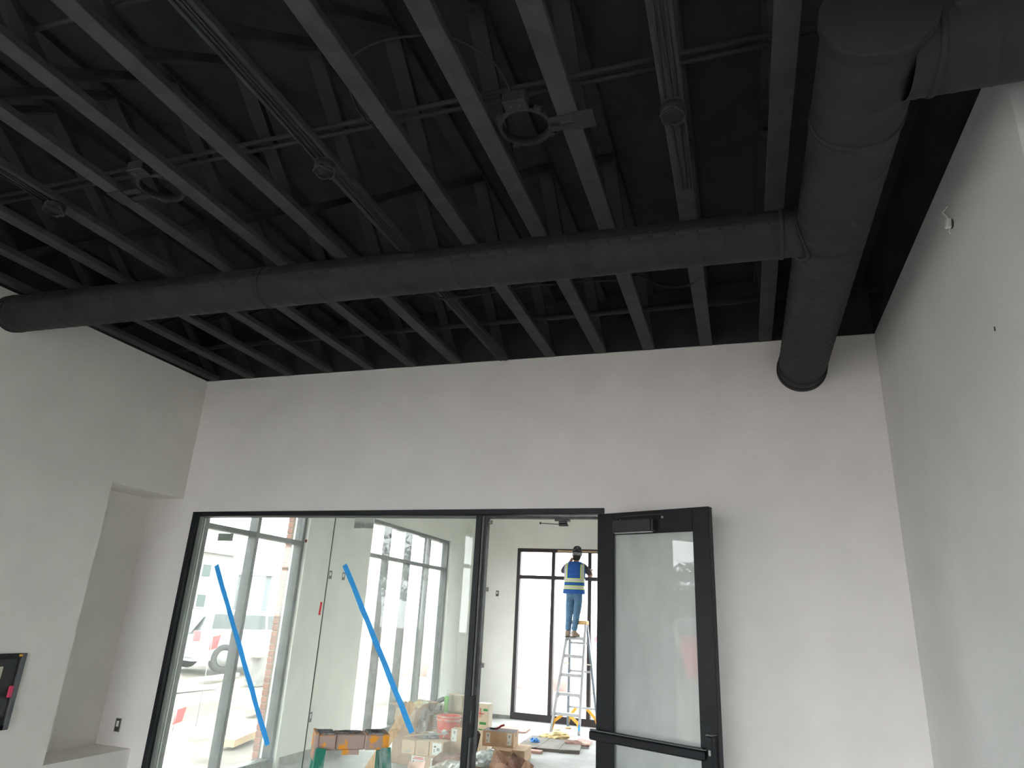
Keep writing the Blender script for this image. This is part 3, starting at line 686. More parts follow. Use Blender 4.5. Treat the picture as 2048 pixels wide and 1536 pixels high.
# bucket
t = thing('bucket', 'orange-red plastic bucket smeared with plaster on the pile', 'bucket', (-3.25, 3.06, .2685))
bx_, by_, bz_ = -3.298, 3.13, .2685
t.location = (bx_, by_, bz_)
p = MB(); p.lathe([(0, 0), (.112, 0), (.118, .006), (.134, .25), (.136, .275), (.131, .275), (.129, .25), (.114, .012), (0, .01)], (bx_, by_, bz_), 32); p.build('bucket_body', M_bucket, t)
p = MB(); p.lathe([(.136, .225), (.143, .227), (.143, .245), (.136, .247)], (bx_, by_, bz_), 32); p.lathe([(.137, .262), (.142, .264), (.142, .278), (.136, .28), (.131, .276)], (bx_, by_, bz_), 32); p.build('rim', mat('rim_smeared', rgb(225,190,175), .6, scale=20, col2=rgb(236,110,84)), t)
p = MB(); p.tube([(bx_+.14*math.cos(a), by_+.14*math.sin(a)-.004, bz_+.235-.11*math.sin((a-PI)/PI*PI)) for a in [PI+PI*k/12 for k in range(13)]], .003, 6); p.build('handle', M_steel, t)
p = MB(); R_ = Matrix(((1, 0, 0), (0, 0, 1), (0, -1, 0)))
p.lathe([(0, 0), (.030, 0), (.030, .001)], (bx_+.01, by_-.1315, bz_+.12), 16, R_); p.build('round_label', M_white, t)
p = MB(); p.lathe([(0, 0), (.011, 0), (.011, .001)], (bx_+.005, by_-.1275, bz_+.07), 12, R_); p.build('spot', M_cream, t)
# caulk tube
tx, ty, tz = -3.468, 3.43, .5262
t = thing('caulk_tube', 'lime green sealant tube with a white nozzle standing on the pile', 'tube', (tx, ty, tz))
p = MB(); p.lathe([(0, .01), (.027, .01), (.027, .185), (.024, .19), (0, .19)], (tx, ty, tz), 20); p.build('tube_body', M_lime, t)
p = MB(); p.lathe([(0, 0), (.028, 0), (.028, .011), (0, .011)], (tx, ty, tz), 20); p.build('base_ring', M_white, t)
p = MB(); p.lathe([(.026, .188), (.026, .196), (.013, .2), (.008, .21), (.0035, .262), (0, .263)], (tx, ty, tz), 14); p.build('nozzle', M_white, t)
# power tool
t = thing('power_tool', 'white and black corded power tool on the large carton', 'tool', (-3.60, 3.50, .526))
p = MB(); p.box((-3.60, 3.50, .575), (.15, .11, .09), rot=(0, .05, .15), bevel=.022); p.build('housing', M_white, t)
p = MB(); p.box((-3.575, 3.50, .652), (.12, .07, .055), rot=(0, -.45, .15), bevel=.02); p.build('motor_cap', mat('tool_dark', (.10,.10,.105), .4), t)
p = MB(); p.tube([(-3.63, 3.46, .66), (-3.66, 3.44, .62), (-3.67, 3.43, .57), (-3.685, 3.42, .535), (-3.66, 3.40, .528)], .007, 8); p.build('cord', M_black, t)
p = MB()
for k in range(4): p.box((-3.635+.018*k, 3.437, .585), (.011, .002, .012), rot=(0, 0, .15))
p.build('lettering', M_greyink, t)
p = MB(); p.box((-3.545, 3.445, .575), (.03, .012, .05), bevel=.004); p.build('vent', M_black, t)
# planks
def plank(label, a, c, wd, th, upv, m=M_wood, grp='lumber'):
    p = MB(); p.bar(a, c, wd, th, upv, bevel=.003); return tag(p.build('wood_plank', m), label, 'plank', grp)
plank('long pine plank leaning against the open carton, knot marks on its end', (-3.99, 2.62, .0), (-3.70, 2.98, .655), .10, .038, (.5, -1, .2))
# rosin / paper / plastics at bottom
sheet('rosin_paper', 'dark red-brown rosin paper heaped in front of the upright carton', 'paper', (-2.95, 2.32, .235), .30, .26, M_rosin, 11, .03, (.35, -.25, .3))
sheet('plastic_sheet', 'clear plastic sheet draped at the bottom of the pile', 'plastic', (-2.82, 2.05, .22), .38, .26, clearf, 12, .03, (.4, -.35, .2), .002)
sheet('paper_scrap', 'pale pink paper scrap at the bottom of the pile', 'paper', (-3.25, 2.22, .14), .16, .18, M_pinkp, 13, .012, (.7, .2, .4), fold=.08)
sheet('paper_scrap', 'pale folded paper edge beside the glass mullion', 'paper', (-2.80, 2.40, .30), .05, .20, M_pinkp, 14, .006, (.9, .6, .1))
sheet('cardboard_flap', 'dark open carton flap under the long labelled carton', 'cardboard', (-2.86, 3.80, .15), .26, .10, M_card2, 33, .004, (.25, 0, .1))
# supports under the paper heap
for i, (c, s_z, mm) in enumerate((((-2.9, 2.3, 0), (.2, .2, .16), M_kraft), ((-2.4, 2.55, 0), (.22, .17, .11), M_kraft))):
    crumple('crumpled_paper', ('crumpled brown paper filling under the plastic sheet' if i == 0 else 'crumpled dark paper mass under the brown packing paper'), 'paper', c, s_z, mm, 30+i, amp=.3)
# right of the mullion
t = carton('tall white and tan carton with green and red print', -3.36, -3.20, 4.20, 4.36, 0, .575, mat('pale_carton', rgb(222,214,196), .8, var=.05), grp='cartons in the pile', tape=False)
for nm, x0, x1, z0, z1, m in (('print', .01, .07, .49, .515, M_greenink), ('print', -.035, .055, .33, .36, M_greenink), ('print', -.045, .01, .265, .28, M_greenink), ('print', .02, .04, .265, .28, M_greenink),
                              ('print', -.05, .02, .45, .462, M_redink), ('print', -.04, -.03, .41, .52, M_redink), ('print', -.02, -.014, .42, .52, M_greenink)):
    front(t, nm, x0, x1, z0, z1, m, .16)
t = carton('long brown carton with two white labels beside the doorway', -3.17, -2.775, 3.92, 4.20, .1415, .312, M_card, rz=.10, grp='cartons in the pile', tm=mat('grey_top_strip', rgb(120,116,118), .6))
p = MB(); p.b2(-.195, .195, -.138, .138, .1708, .1725); p.build('top_sheet', mat('dark_grey_top', rgb(92,86,90), .8), t, keep=True); shiplabel(t, .28, -.155, -.10, .04, .15, 3); shiplabel(t, .28, .115, .17, .03, .16, 3)  # dark grey sheet covering the carton top
t = carton('brown carton with a pale side under the long labelled carton', -3.0, -2.62, 3.86, 4.30, 0, .14, M_card, rz=.10, grp='cartons in the pile', tape=False)
crumple('plastic_bag', 'crumpled grey plastic bag beside the doorway mullion', 'bag', (-2.63, 2.66, .17), (.165, .12, .10), M_bag, 17, amp=.35)
crumple('crumpled_paper', 'crumpled brown paper under the grey plastic bag', 'paper', (-2.66, 2.72, 0), (.18, .15, .16), M_kraft, 18, amp=.3)
sheet('packing_paper', 'brown packing paper heaped at the doorway', 'paper', (-2.40, 2.55, .235), .30, .26, M_kraft, 19, .022, (.5, .2, .2), fold=-.05)
sheet('packing_paper', 'curled brown paper with a dark inside at the doorway', 'paper', (-2.27, 2.60, .235), .22, .18, M_rosin, 20, .015, (.6, .45, .1), fold=-.06)
sheet('cardboard_scrap', 'brown cardboard triangle standing at the bottom of the doorway', 'cardboard', (-2.15, 2.45, .22), .10, .16, M_kraft, 21, .006, (1.2, .5, .2))
p = MB(); p.add([(-2.12, 2.4, .05), (-2.06, 2.42, .05), (-2.11, 2.42, .25), (-2.12, 2.405, .05), (-2.06, 2.425, .05), (-2.11, 2.425, .25)], [[0, 1, 2], [5, 4, 3], [0, 3, 4, 1], [1, 4, 5, 2], [2, 5, 3, 0]]); tag(p.build('paper_scrap', M_card), 'small tan card triangle at the doorway', 'paper')
p = MB(); p.box((-2.985, 3.22, .29), (.075, .06, .24), rot=(.1, .22, 0), bevel=.025); tag(p.build('black_case', mat('dark_brown_case', (.035,.026,.022), .5)), 'dark brown case leaning behind the doorway mullion', 'case')
t = thing('clamp', 'small red and black clamp lying on the long carton', 'clamp', (-3.0, 4.05, .32))
p = MB(); p.tube([(-3.04, 4.05, .322), (-3.0, 4.06, .338), (-2.97, 4.06, .36), (-2.93, 4.07, .372)], .012, 8); p.build('jaw', mat('dark_red_plastic', rgb(150,40,40), .5), t)
p = MB(); p.tube([(-3.11, 4.03, .325), (-3.06, 4.05, .322), (-3.03, 4.06, .33)], .010, 8); p.build('handle', M_black, t)

# floor litter
def fsheet(label, pts, z, th, m, name='floor_board', cat='board', grp=None):
    q = MB(); q.prism([Vector((x, y, z)) for x, y in pts], (0, 0, 0), (0, 0, th)); return tag(q.build(name, m), label, cat, grp)
fsheet('grey plywood board on the floor, left of three butted boards', [(-2.98, 4.62), (-2.72, 4.84), (-2.76, 5.72), (-3.05, 5.75)], 0, .035, M_ply, grp='boards on the floor')
fsheet('grey plywood board on the floor, middle of three butted boards', [(-2.71, 4.80), (-2.42, 4.86), (-2.52, 5.70), (-2.75, 5.72)], 0, .037, M_ply, grp='boards on the floor')
fsheet('grey plywood board on the floor, right of three butted boards', [(-2.41, 4.83), (-2.16, 4.93), (-2.28, 5.62), (-2.51, 5.69)], 0, .04, M_ply, grp='boards on the floor')
fsheet('narrow pink board on the floor in front of the grey boards', [(-2.94, 4.60), (-2.60, 4.60), (-2.60, 4.72), (-2.93, 4.74)], 0, .03, M_pinkb, grp='boards on the floor')
fsheet('pinkish board on the floor behind the long carton', [(-3.66, 6.0), (-3.25, 6.05), (-3.28, 6.42), (-3.80, 6.44)], 0, .02, M_pinkb, grp='boards on the floor')
fsheet('small pink board on the floor in front of the ladder', [(-2.38, 5.55), (-2.16, 5.50), (-2.20, 5.95), (-2.42, 6.0)], 0, .02, M_pinkb, grp='boards on the floor')
sheet('paper_scrap', 'folded pinkish paper on the floor in front of the ladder', 'paper', (-2.30, 5.40, .05), .34, .12, M_pinkb, 25, .02, (.1, .1, .3))
crumple('crumpled_paper', 'heap of crumpled cream paper on the floorboards', 'paper', (-2.66, 5.78, .02), (.15, .12, .06), M_cream, 22, amp=.6)
crumple('crumpled_paper', 'smaller end of the crumpled cream paper heap', 'paper', (-2.84, 5.76, .02), (.09, .07, .035), M_cream, 23, amp=.6)
crumple('nitrile_glove', 'crumpled blue rubber glove on the grey boards', 'glove', (-2.86, 5.22, .022), (.055, .05, .04), M_blueg, 24, amp=.7)
crumple('sponge', 'small tan sponge on the floor between the ladder feet', 'sponge', (-2.80, 6.95, 0), (.05, .03, .018), mat('tan_sponge', rgb(205,175,130), .9), 26, amp=.15)
crumple('crumpled_paper', 'small cream scrap on the floor beside the front ladder foot', 'paper', (-2.93, 6.72, 0), (.06, .05, .012), M_cream, 27, amp=.3)
crumple('crumpled_paper', 'small brown debris on the bare floor in front of the narrow pink board', 'paper', (-2.72, 4.02, 0), (.06, .05, .02), M_rosin, 28, amp=.6)

# ------------------------------------------------------------------ aluminium stepladder and worker
def stepladder(name, label, FL, FR, TL, TR_, RL, RR, m_rail, m_cap, steps, wd=.035, th=.018, braces=True, rear_rungs=(), loc=None, cap_h=.06, cap_d=.12, m_step=None, m_rear=None, step_t=.03):
    FL, FR, TL, TR_, RL, RR = [Vector(q) for q in (FL, FR, TL, TR_, RL, RR)]
    t = thing(name, label, 'ladder', tuple((FL+FR)/2))
    def rail(a, c, m): 
        p = MB(); p.bar(a, c, th, wd, (0, -1, 0)); p.build('rail', m, t)
    top = (TR_-TL).normalized(); fwd = Vector((-top.y, top.x, 0))
    rail(FL, TL, m_rail); rail(FR, TR_, m_rail)
    bk = fwd*.06
    rail(RL, TL+bk, m_rear or m_rail); rail(RR, TR_+bk, m_rear or m_rail)
    H = TL.z
    for z in steps:
        s = z/H; a = FL.lerp(TL, s); c = FR.lerp(TR_, s)
        p = MB(); p.bar(a+fwd*.02, c+fwd*.02, .075, step_t, (0, 0, 1), bevel=.003); st = p.build('step', m_step or m_rail, t)
    if braces:
        for z, mm, dz in ((steps[0], M_yel, .20),):
            s = z/H; a = FL.lerp(TL, s); c = FR.lerp(TR_, s)
            for q0, q1, q2 in ((FL+Vector((.012, 0, .03)), FL.lerp(TL, .1)+(FR-FL)*.06, a.lerp(c, .33)), (FR+Vector((-.012, 0, .10)), FR.lerp(TR_, .1)-(FR-FL)*.08, a.lerp(c, .62))):
                p = MB(); p.bar(q0, q1, .03, .02, (0, -1, 0)); p.bar(q1, q2-Vector((0, 0, .01)), .045, .02, (0, -1, 0)); p.build('brace', mm, t)
        for z in (steps[1], steps[-1]):
            s = z/H; a = FL.lerp(TL, s); c = FR.lerp(TR_, s); s2 = (z-.07)/H; a2 = FL.lerp(TL, s2); c2_ = FR.lerp(TR_, s2)
            for q0, q1 in ((a2, a.lerp(c, .16)), (c2_, c.lerp(a, .16))):
                p = MB(); p.bar(q0, q1, .014, .012); p.build('brace', m_rail, t)
    for z in rear_rungs:
        s = z/H; a = RL.lerp(TL+bk, s); c = RR.lerp(TR_+bk, s)
        p = MB(); p.bar(a, c, .02, .03, (0, 0, 1)); p.build('rear_rung', m_rail, t)
    if braces:
        s = rear_rungs[0]/H; a = RL.lerp(TL+bk, s); c = RR.lerp(TR_+bk, s)
        for q0, q1, q2 in ((RL+Vector((0, 0, .02)), RL.lerp(TL, .1)+(RR-RL)*.06, a.lerp(c, .3)), (RR+Vector((0, 0, .02)), RR.lerp(TR_, .1)-(RR-RL)*.06, a.lerp(c, .66))):
            p = MB(); p.bar(q0, q1, .03, .02, (0, -1, 0)); p.bar(q1, q2, .045, .02, (0, -1, 0)); p.build('brace', M_yel, t)
    # spreader bars
    for F_, T_, R_2, b0 in ((FL, TL, RL, bk), (FR, TR_, RR, bk)):
        s = .62; a = F_.lerp(T_, s); c = R_2.lerp(T_+b0, s*.98); p = MB(); p.bar(a, c, .01, .02); p.build('spreader', mat('spreader_tan', rgb(200,190,170), .5), t)
    return t, top, fwd
t, top, fwd = stepladder('aluminium_stepladder', 'aluminium stepladder with yellow braces under the worker in the next room',
    (-2.955, 6.44, 0), (-2.505, 6.42, 0), (-2.795, 6.84, 1.60), (-2.505, 6.80, 1.60), (-2.88, 7.26, 0), (-2.36, 7.20, 0), M_alu, M_yel, (.26, .54, .82, 1.10, 1.375), rear_rungs=(.30, .86, 1.30), wd=.06, th=.032, m_rear=mat('blue_grey_rail', (.20,.24,.28), .5, metal=.2), step_t=.045)
cc = (Vector((-2.795, 6.84, 1.6))+Vector((-2.505, 6.80, 1.6)))/2+fwd*.03
p = MB(); p.box((cc.x, cc.y, 1.622), (.34, .14, .065), rot=(0, 0, math.atan2(top.y, top.x)), bevel=.01); p.build('cap', mat('tan_cap', rgb(222,178,120), .6), t)
for q, nm in (((-2.955, 6.44, .02), 0), ((-2.505, 6.42, .02), 1), ((-2.88, 7.26, .02), 2), ((-2.36, 7.20, .02), 3)):
    p = MB(); p.box(q, (.03, .045, .04), bevel=.004); p.build('foot', mat('tan_rubber_foot', rgb(196,168,130), .8), t)
p = MB(); p.box((-2.503, 6.425, .10), (.024, .045, .07)); p.build('tape', M_tape, t)

# worker
PX, PY = -2.70, 6.79
SZ = 1.388
FOOT = SZ
jts = {
 'pel': ((-2.715, 6.83, 2.09), (.095, .07)), 'bel': ((-2.715, 6.83, 2.20), (.105, .08)), 'che': ((-2.715, 6.84, 2.38), (.125, .09)), 'upc': ((-2.715, 6.85, 2.50), (.12, .085)),
 'nec': ((-2.705, 6.87, 2.585), (.05, .05)), 'ne2': ((-2.697, 6.885, 2.64), (.046, .046)), 'hd1': ((-2.69, 6.90, 2.70), (.066, .075)), 'hd2': ((-2.688, 6.90, 2.78), (.076, .088)), 'hd3': ((-2.688, 6.90, 2.835), (.055, .06)),
 'shl': ((-2.865, 6.86, 2.525), (.055, .055)), 'ell': ((-2.962, 6.95, 2.425), (.042, .042)), 'wrl': ((-2.835, 7.02, 2.62), (.028, .028)), 'hal': ((-2.795, 7.03, 2.69), (.022, .034)),
 'shr': ((-2.555, 6.86, 2.525), (.055, .055)), 'elr': ((-2.445, 6.90, 2.385), (.044, .044)), 'wrr': ((-2.50, 7.10, 2.44), (.028, .028)), 'har': ((-2.51, 7.17, 2.48), (.022, .034)),
 'hpl': ((-2.775, 6.83, 2.00), (.06, .062)), 'knl': ((-2.783, 6.80, 1.75), (.052, .055)), 'anl': ((-2.795, 6.755, 1.47), (.032, .036)), 'tol': ((-2.80, 6.86, 1.415), (.03, .024)),
 'hpr': ((-2.65, 6.83, 2.00), (.06, .062)), 'knr': ((-2.655, 6.80, 1.75), (.052, .055)), 'anr': ((-2.685, 6.755, 1.47), (.032, .036)), 'tor': ((-2.625, 6.84, 1.415), (.03, .024)),
}
nm = list(jts); ix = {k: i for i, k in enumerate(nm)}
ed = [('pel','bel'),('bel','che'),('che','upc'),('upc','nec'),('nec','ne2'),('ne2','hd1'),('hd1','hd2'),('hd2','hd3'),('upc','shl'),('shl','ell'),('ell','wrl'),('wrl','hal'),('upc','shr'),('shr','elr'),('elr','wrr'),('wrr','har'),('pel','hpl'),('hpl','knl'),('knl','anl'),('anl','tol'),('pel','hpr'),('hpr','knr'),('knr','anr'),('anr','tor')]
M_skin = mat('skin', rgb(176,124,96), .6)
person = thing('person', 'worker in blue safety vest, jeans and dark cap standing on the aluminium stepladder', 'person', (PX, PY, FOOT))
vs, fs = skin([jts[k][0] for k in nm], [(ix[a], ix[c]) for a, c in ed], [jts[k][1] for k in nm], 2, 0)
body = MB(); body.add(vs, fs, True)
def finger(base, d, curl, L_, r):
    b0 = Vector(base); d = Vector(d).normalized(); cu = Vector(curl).normalized()
    pts = [b0-d*.012, b0, b0+d*L_*.45, b0+d*L_*.72+cu*L_*.16, b0+d*L_*.82+cu*L_*.42]
    v_, f_ = skin(pts, [(i, i+1) for i in range(4)], [r*1.05, r, r*.95, r*.85, r*.7], 1); body.add(v_, f_, True)
for (h, sx) in (((-2.795, 7.03, 2.69), 1), ((-2.51, 7.17, 2.48), -1)):
    h = Vector(h); dirv = Vector((.25*sx, .25, .9)) if sx == 1 else Vector((0, .8, .5))
    side = Vector((1, 0, 0))
    for k, L_ in enumerate((.058, .068, .064, .05)): finger(h+side*(-.027+.018*k)+dirv.normalized()*.025, dirv+side*(k-1.5)*.06, Vector((0, .8, -.3)), L_, .0085)
    finger(h+side*sx*.028-dirv.normalized()*.005, dirv*.6+side*sx*.6, Vector((0, .6, .2)), .045, .0095)
body.build('body', M_skin, person)
# face parts and ears (face looks to +y)
p = MB(); p.box((-2.688, 6.988, 2.755), (.018, .03, .035), bevel=.007); p.build('nose', M_skin, person)
for sx in (-1, 1):
    p = MB(); p.box((-2.688+sx*.076, 6.90, 2.735), (.014, .03, .045), bevel=.006); p.build('ear', M_skin, person)
    p = MB(); p.box((-2.688+sx*.028, 6.978, 2.785), (.02, .012, .010), bevel=.003); p.build('eye', M_ink, person)
p = MB(); p.box((-2.688, 6.972, 2.715), (.04, .012, .008), bevel=.003); p.build('mouth', mat('lips', rgb(140,80,70), .6), person)
def loft(rings, n=28, power=2.4, cap=True):
    vs = []; 
    for (cx, cy, cz, rx, ry) in rings:
        for k in range(n):
            a = 2*PI*k/n; ca, sa = math.cos(a), math.sin(a)
            vs.append((cx+rx*math.copysign(abs(ca)**(2/power), ca), cy+ry*math.copysign(abs(sa)**(2/power), sa), cz))
    fs = [[i*n+k, i*n+(k+1) % n, (i+1)*n+(k+1) % n, (i+1)*n+k] for i in range(len(rings)-1) for k in range(n)]
    if cap: fs += [list(range(n))[::-1], [(len(rings)-1)*n+k for k in range(n)]]
    return vs, fs
# hair + cap
M_hair = mat('dark_hair', (.03,.022,.018), .8)
v_, f_ = loft([(-2.70, 6.885, 2.63, .052, .05), (-2.695, 6.885, 2.67, .066, .06), (-2.69, 6.885, 2.72, .076, .078)]); p = MB(); p.add(v_, f_, True); p.build('hair', M_hair, person)
v_, f_ = loft([(-2.688, 6.89, 2.715, .078, .088), (-2.688, 6.89, 2.76, .083, .095), (-2.688, 6.89, 2.81, .081, .093), (-2.688, 6.89, 2.85, .062, .072), (-2.688, 6.89, 2.872, .034, .04), (-2.688, 6.89, 2.878, .008, .01)], power=2.1)
p = MB(); p.add(v_, f_, True); cp = p.build('cap', mat('spotted_dark_cap', (.025,.025,.04), .8, scale=55, col2=(.35,.36,.40), lo=.62, hi=.66, detail=1), person)
v_, f_ = loft([(-2.688, 6.889, 2.712, .080, .090), (-2.688, 6.889, 2.735, .082, .093), (-2.688, 6.889, 2.758, .0845, .0965)], power=2.1, cap=False); p = MB(); p.add(v_, f_, True); p.build('cap_band', mat('grey_cap_band', (.22,.23,.24), .8, var=.3, scale=40), cp)
# t-shirt sleeves
M_shirt = mat('charcoal_shirt', (.075,.068,.075), .85)
for a, e, s in (('shl', 'ell', -1), ('shr', 'elr', 1)):
    A0, E0 = Vector(jts[a][0]), Vector(jts[e][0]); A1 = A0-Vector((s*.03, 0, 0)); M1 = A0.lerp(E0, .5); M2 = A0.lerp(E0, 1.02)
    v_, f_ = skin([A1, A0, M1, M2], [(0, 1), (1, 2), (2, 3)], [.06, .064, .056, .052], 2); p = MB(); p.add(v_, f_, True); p.build('sleeve', M_shirt, person)
v_, f_ = loft([(-2.715, 6.85, 2.50, .10, .075), (-2.705, 6.865, 2.575, .075, .065), (-2.70, 6.875, 2.61, .058, .055)]); p = MB(); p.add(v_, f_, True); p.build('collar', M_shirt, person)
# vest
VR = [(a_, b_, c_, d_*1.13, e_) for a_, b_, c_, d_, e_ in [(-2.72, 6.825, 2.075, .168, .115), (-2.718, 6.825, 2.12, .166, .113), (-2.716, 6.83, 2.18, .158, .108), (-2.715, 6.835, 2.26, .155, .108), (-2.715, 6.84, 2.36, .160, .112), (-2.715, 6.845, 2.46, .170, .112), (-2.715, 6.85, 2.53, .168, .10), (-2.712, 6.858, 2.575, .135, .08), (-2.708, 6.868, 2.605, .085, .065)]]
v_, f_ = loft(VR, cap=False); p = MB(); p.add(v_, f_, True); vest = p.build('safety_vest', mat('blue_vest_fabric', rgb(38,92,172), .8, var=.08, scale=14), person)
def ringat(z, grow):
    for i in range(len(VR)-1):
        if VR[i][2] <= z <= VR[i+1][2]:
            s = (z-VR[i][2])/(VR[i+1][2]-VR[i][2]); q = [VR[i][k]*(1-s)+VR[i+1][k]*s for k in range(5)]; q[2] = z; q[3] += grow; q[4] += grow; return q
M_refl = mat('silver_reflective', rgb(206,204,196), .45); M_neon = mat('neon_yellow_green', rgb(216,250,70), .6)
def band(z0, z1, grow, m, nm_):
    v_, f_ = loft([ringat(z0+(z1-z0)*k/3, grow) for k in range(4)], cap=False); p = MB(); p.add(v_, f_, True); p.build(nm_, m, vest)
for zb in (2.145, 2.262):
    band(zb, zb+.062, .002, M_neon, 'neon_edge'); band(zb+.009, zb+.053, .0035, M_refl, 'reflective_band')
def strap(xc, wd, grow, m, nm_):
    # vertical strap following the back (-y side) and over the shoulder
    q = MB(); zs = [2.32+(.262)*k/10 for k in range(11)]; row = []
    for z in zs:
        R0 = ringat(z, grow); xs = [xc-wd/2, xc, xc+wd/2]
        for x in xs:
            u = max(-.999, min(.999, (x-R0[0])/R0[3])); y = R0[1]-R0[4]*(1-abs(u)**2.4)**(1/2.4); row.append((x, y, z))
    fs_ = [[3*i+j, 3*i+j+1, 3*i+j+4, 3*i+j+3] for i in range(10) for j in range(2)]
    q.add(row, fs_, True); q.build(nm_, m, vest)
strap(-2.85, .06, .003, M_neon, 'neon_edge'); strap(-2.855, .044, .005, M_refl, 'reflective_strap')
strap(-2.57, .06, .003, M_neon, 'neon_edge'); strap(-2.565, .044, .005, M_refl, 'reflective_strap')
# jeans
M_jean = mat('light_blue_denim', rgb(88,124,156), .85, var=.14, scale=18, bump=.3, bscale=60)
pj = {'w': ((-2.715, 6.83, 2.22), (.125, .09)), 'p': ((-2.715, 6.83, 2.11), (.135, .10)), 'l1': ((-2.775, 6.83, 2.03), (.083, .092)), 'l2': ((-2.780, 6.815, 1.90), (.072, .08)), 'l3': ((-2.785, 6.80, 1.75), (.06, .066)), 'l4': ((-2.79, 6.775, 1.60), (.052, .057)), 'l5': ((-2.797, 6.757, 1.475), (.044, .05)),
      'r1': ((-2.645, 6.83, 2.03), (.083, .092)), 'r2': ((-2.648, 6.815, 1.90), (.074, .08)), 'r3': ((-2.66, 6.80, 1.75), (.06, .066)), 'r4': ((-2.675, 6.775, 1.60), (.052, .057)), 'r5': ((-2.69, 6.757, 1.475), (.044, .05))}
kn = list(pj); ki = {k: i for i, k in enumerate(kn)}
v_, f_ = skin([pj[k][0] for k in kn], [(ki[a], ki[c]) for a, c in (('w','p'),('p','l1'),('l1','l2'),('l2','l3'),('l3','l4'),('l4','l5'),('p','r1'),('r1','r2'),('r2','r3'),('r3','r4'),('r4','r5'))], [pj[k][1] for k in kn], 2)
p = MB(); p.add(v_, f_, True); p.build('jeans', M_jean, person)
M_boot = mat('taupe_suede_boot', rgb(158,140,124), .85, var=.1, scale=20)
for (ax, ay), (tx_, ty_) in (((-2.797, 6.757), (-2.80, 6.90)), ((-2.69, 6.757), (-2.615, 6.85))):
    v_, f_ = skin([(ax, ay, 1.50), (ax, ay, 1.44), (ax, ay-.01, 1.412), (ax+(tx_-ax)*.55, ay+(ty_-ay)*.55, 1.418), (tx_, ty_, 1.412)], [(0, 1), (1, 2), (2, 3), (3, 4)], [(.048, .048), (.046, .048), (.042, .034), (.042, .03), (.036, .024)], 2)
    p = MB(); p.add(v_, f_, True); bt = p.build('boot', M_boot, person)
    d = Vector((tx_-ax, ty_-ay, 0)); p = MB(); p.bar(Vector((ax, ay, SZ+.006))-d.normalized()*.04, Vector((tx_, ty_, SZ+.006))+d.normalized()*.03, .078, .014, bevel=.003); p.build('sole', mat('dark_sole', (.05,.045,.04), .8), bt)

# ------------------------------------------------------------------ green stepladder near the glass
t, top, fwd = stepladder('green_stepladder', 'worn green fiberglass stepladder with yellow cap in front of the glass partition',
    (-1.93, -2.28, 0), (-1.44, -2.28, 0), (-1.845, -1.90, 1.07), (-1.535, -1.90, 1.07), (-1.93, -1.35, 0), (-1.44, -1.35, 0), M_green, M_yelworn, (.3, .6), braces=False, rear_rungs=(.3,), wd=.07, th=.045, m_step=M_alu, m_rear=M_green)
cy_ = -1.84; q = MB()
for a0, a1, d in ((-1.872, -1.775, 0), (-1.775, -1.635, .010), (-1.635, -1.525, 0)):
    q.b2(a0, a1, cy_-.065+d, cy_+.065, 1.068, 1.128, bevel=.004)
q.b2(-1.875, -1.86, cy_-.07, cy_+.07, 1.03, 1.135); q.b2(-1.535, -1.520, cy_-.07, cy_+.07, 1.03, 1.13)
q.b2(-1.74, -1.66, cy_-.062, cy_-.055, 1.05, 1.07)
cap = q.build('cap', M_yelworn, t)
for a0, a1 in ((-1.862, -1.785), (-1.62, -1.54)): q = MB(); q.b2(a0, a1, cy_-.055, cy_+.06, 1.128, 1.133); q.build('dried_plaster', M_gunk, cap)
for k, (rx, ry) in enumerate(((.055, .032), (.04, .02))):
    q = MB(); q.lathe([(1.0, .0), (1.12, .003), (1.0, .005), (1, 0)], (0, 0, 0), 24)
    for v in q.v: v.x = v.x*rx-1.703; v.y = v.y*ry+cy_+.005; v.z += 1.128
    q.build('bucket_groove', M_gunk, cap)
q = MB(); q.b2(-1.60, -1.565, cy_-.03, cy_+.03, 1.1325, 1.1345); q.build('tool_slot', M_hole, cap)
th_ = math.radians(38); Cc = Vector((-1.70, cy_, 0)); Rz = Matrix.Rotation(th_, 3, 'Z'); l0 = Vector(t.location)
t.rotation_euler.z = th_; t.scale = (.90, 1, 1); dl = Vector(((l0-Cc).x*.9, (l0-Cc).y, 0)); t.location = Cc + Rz @ dl

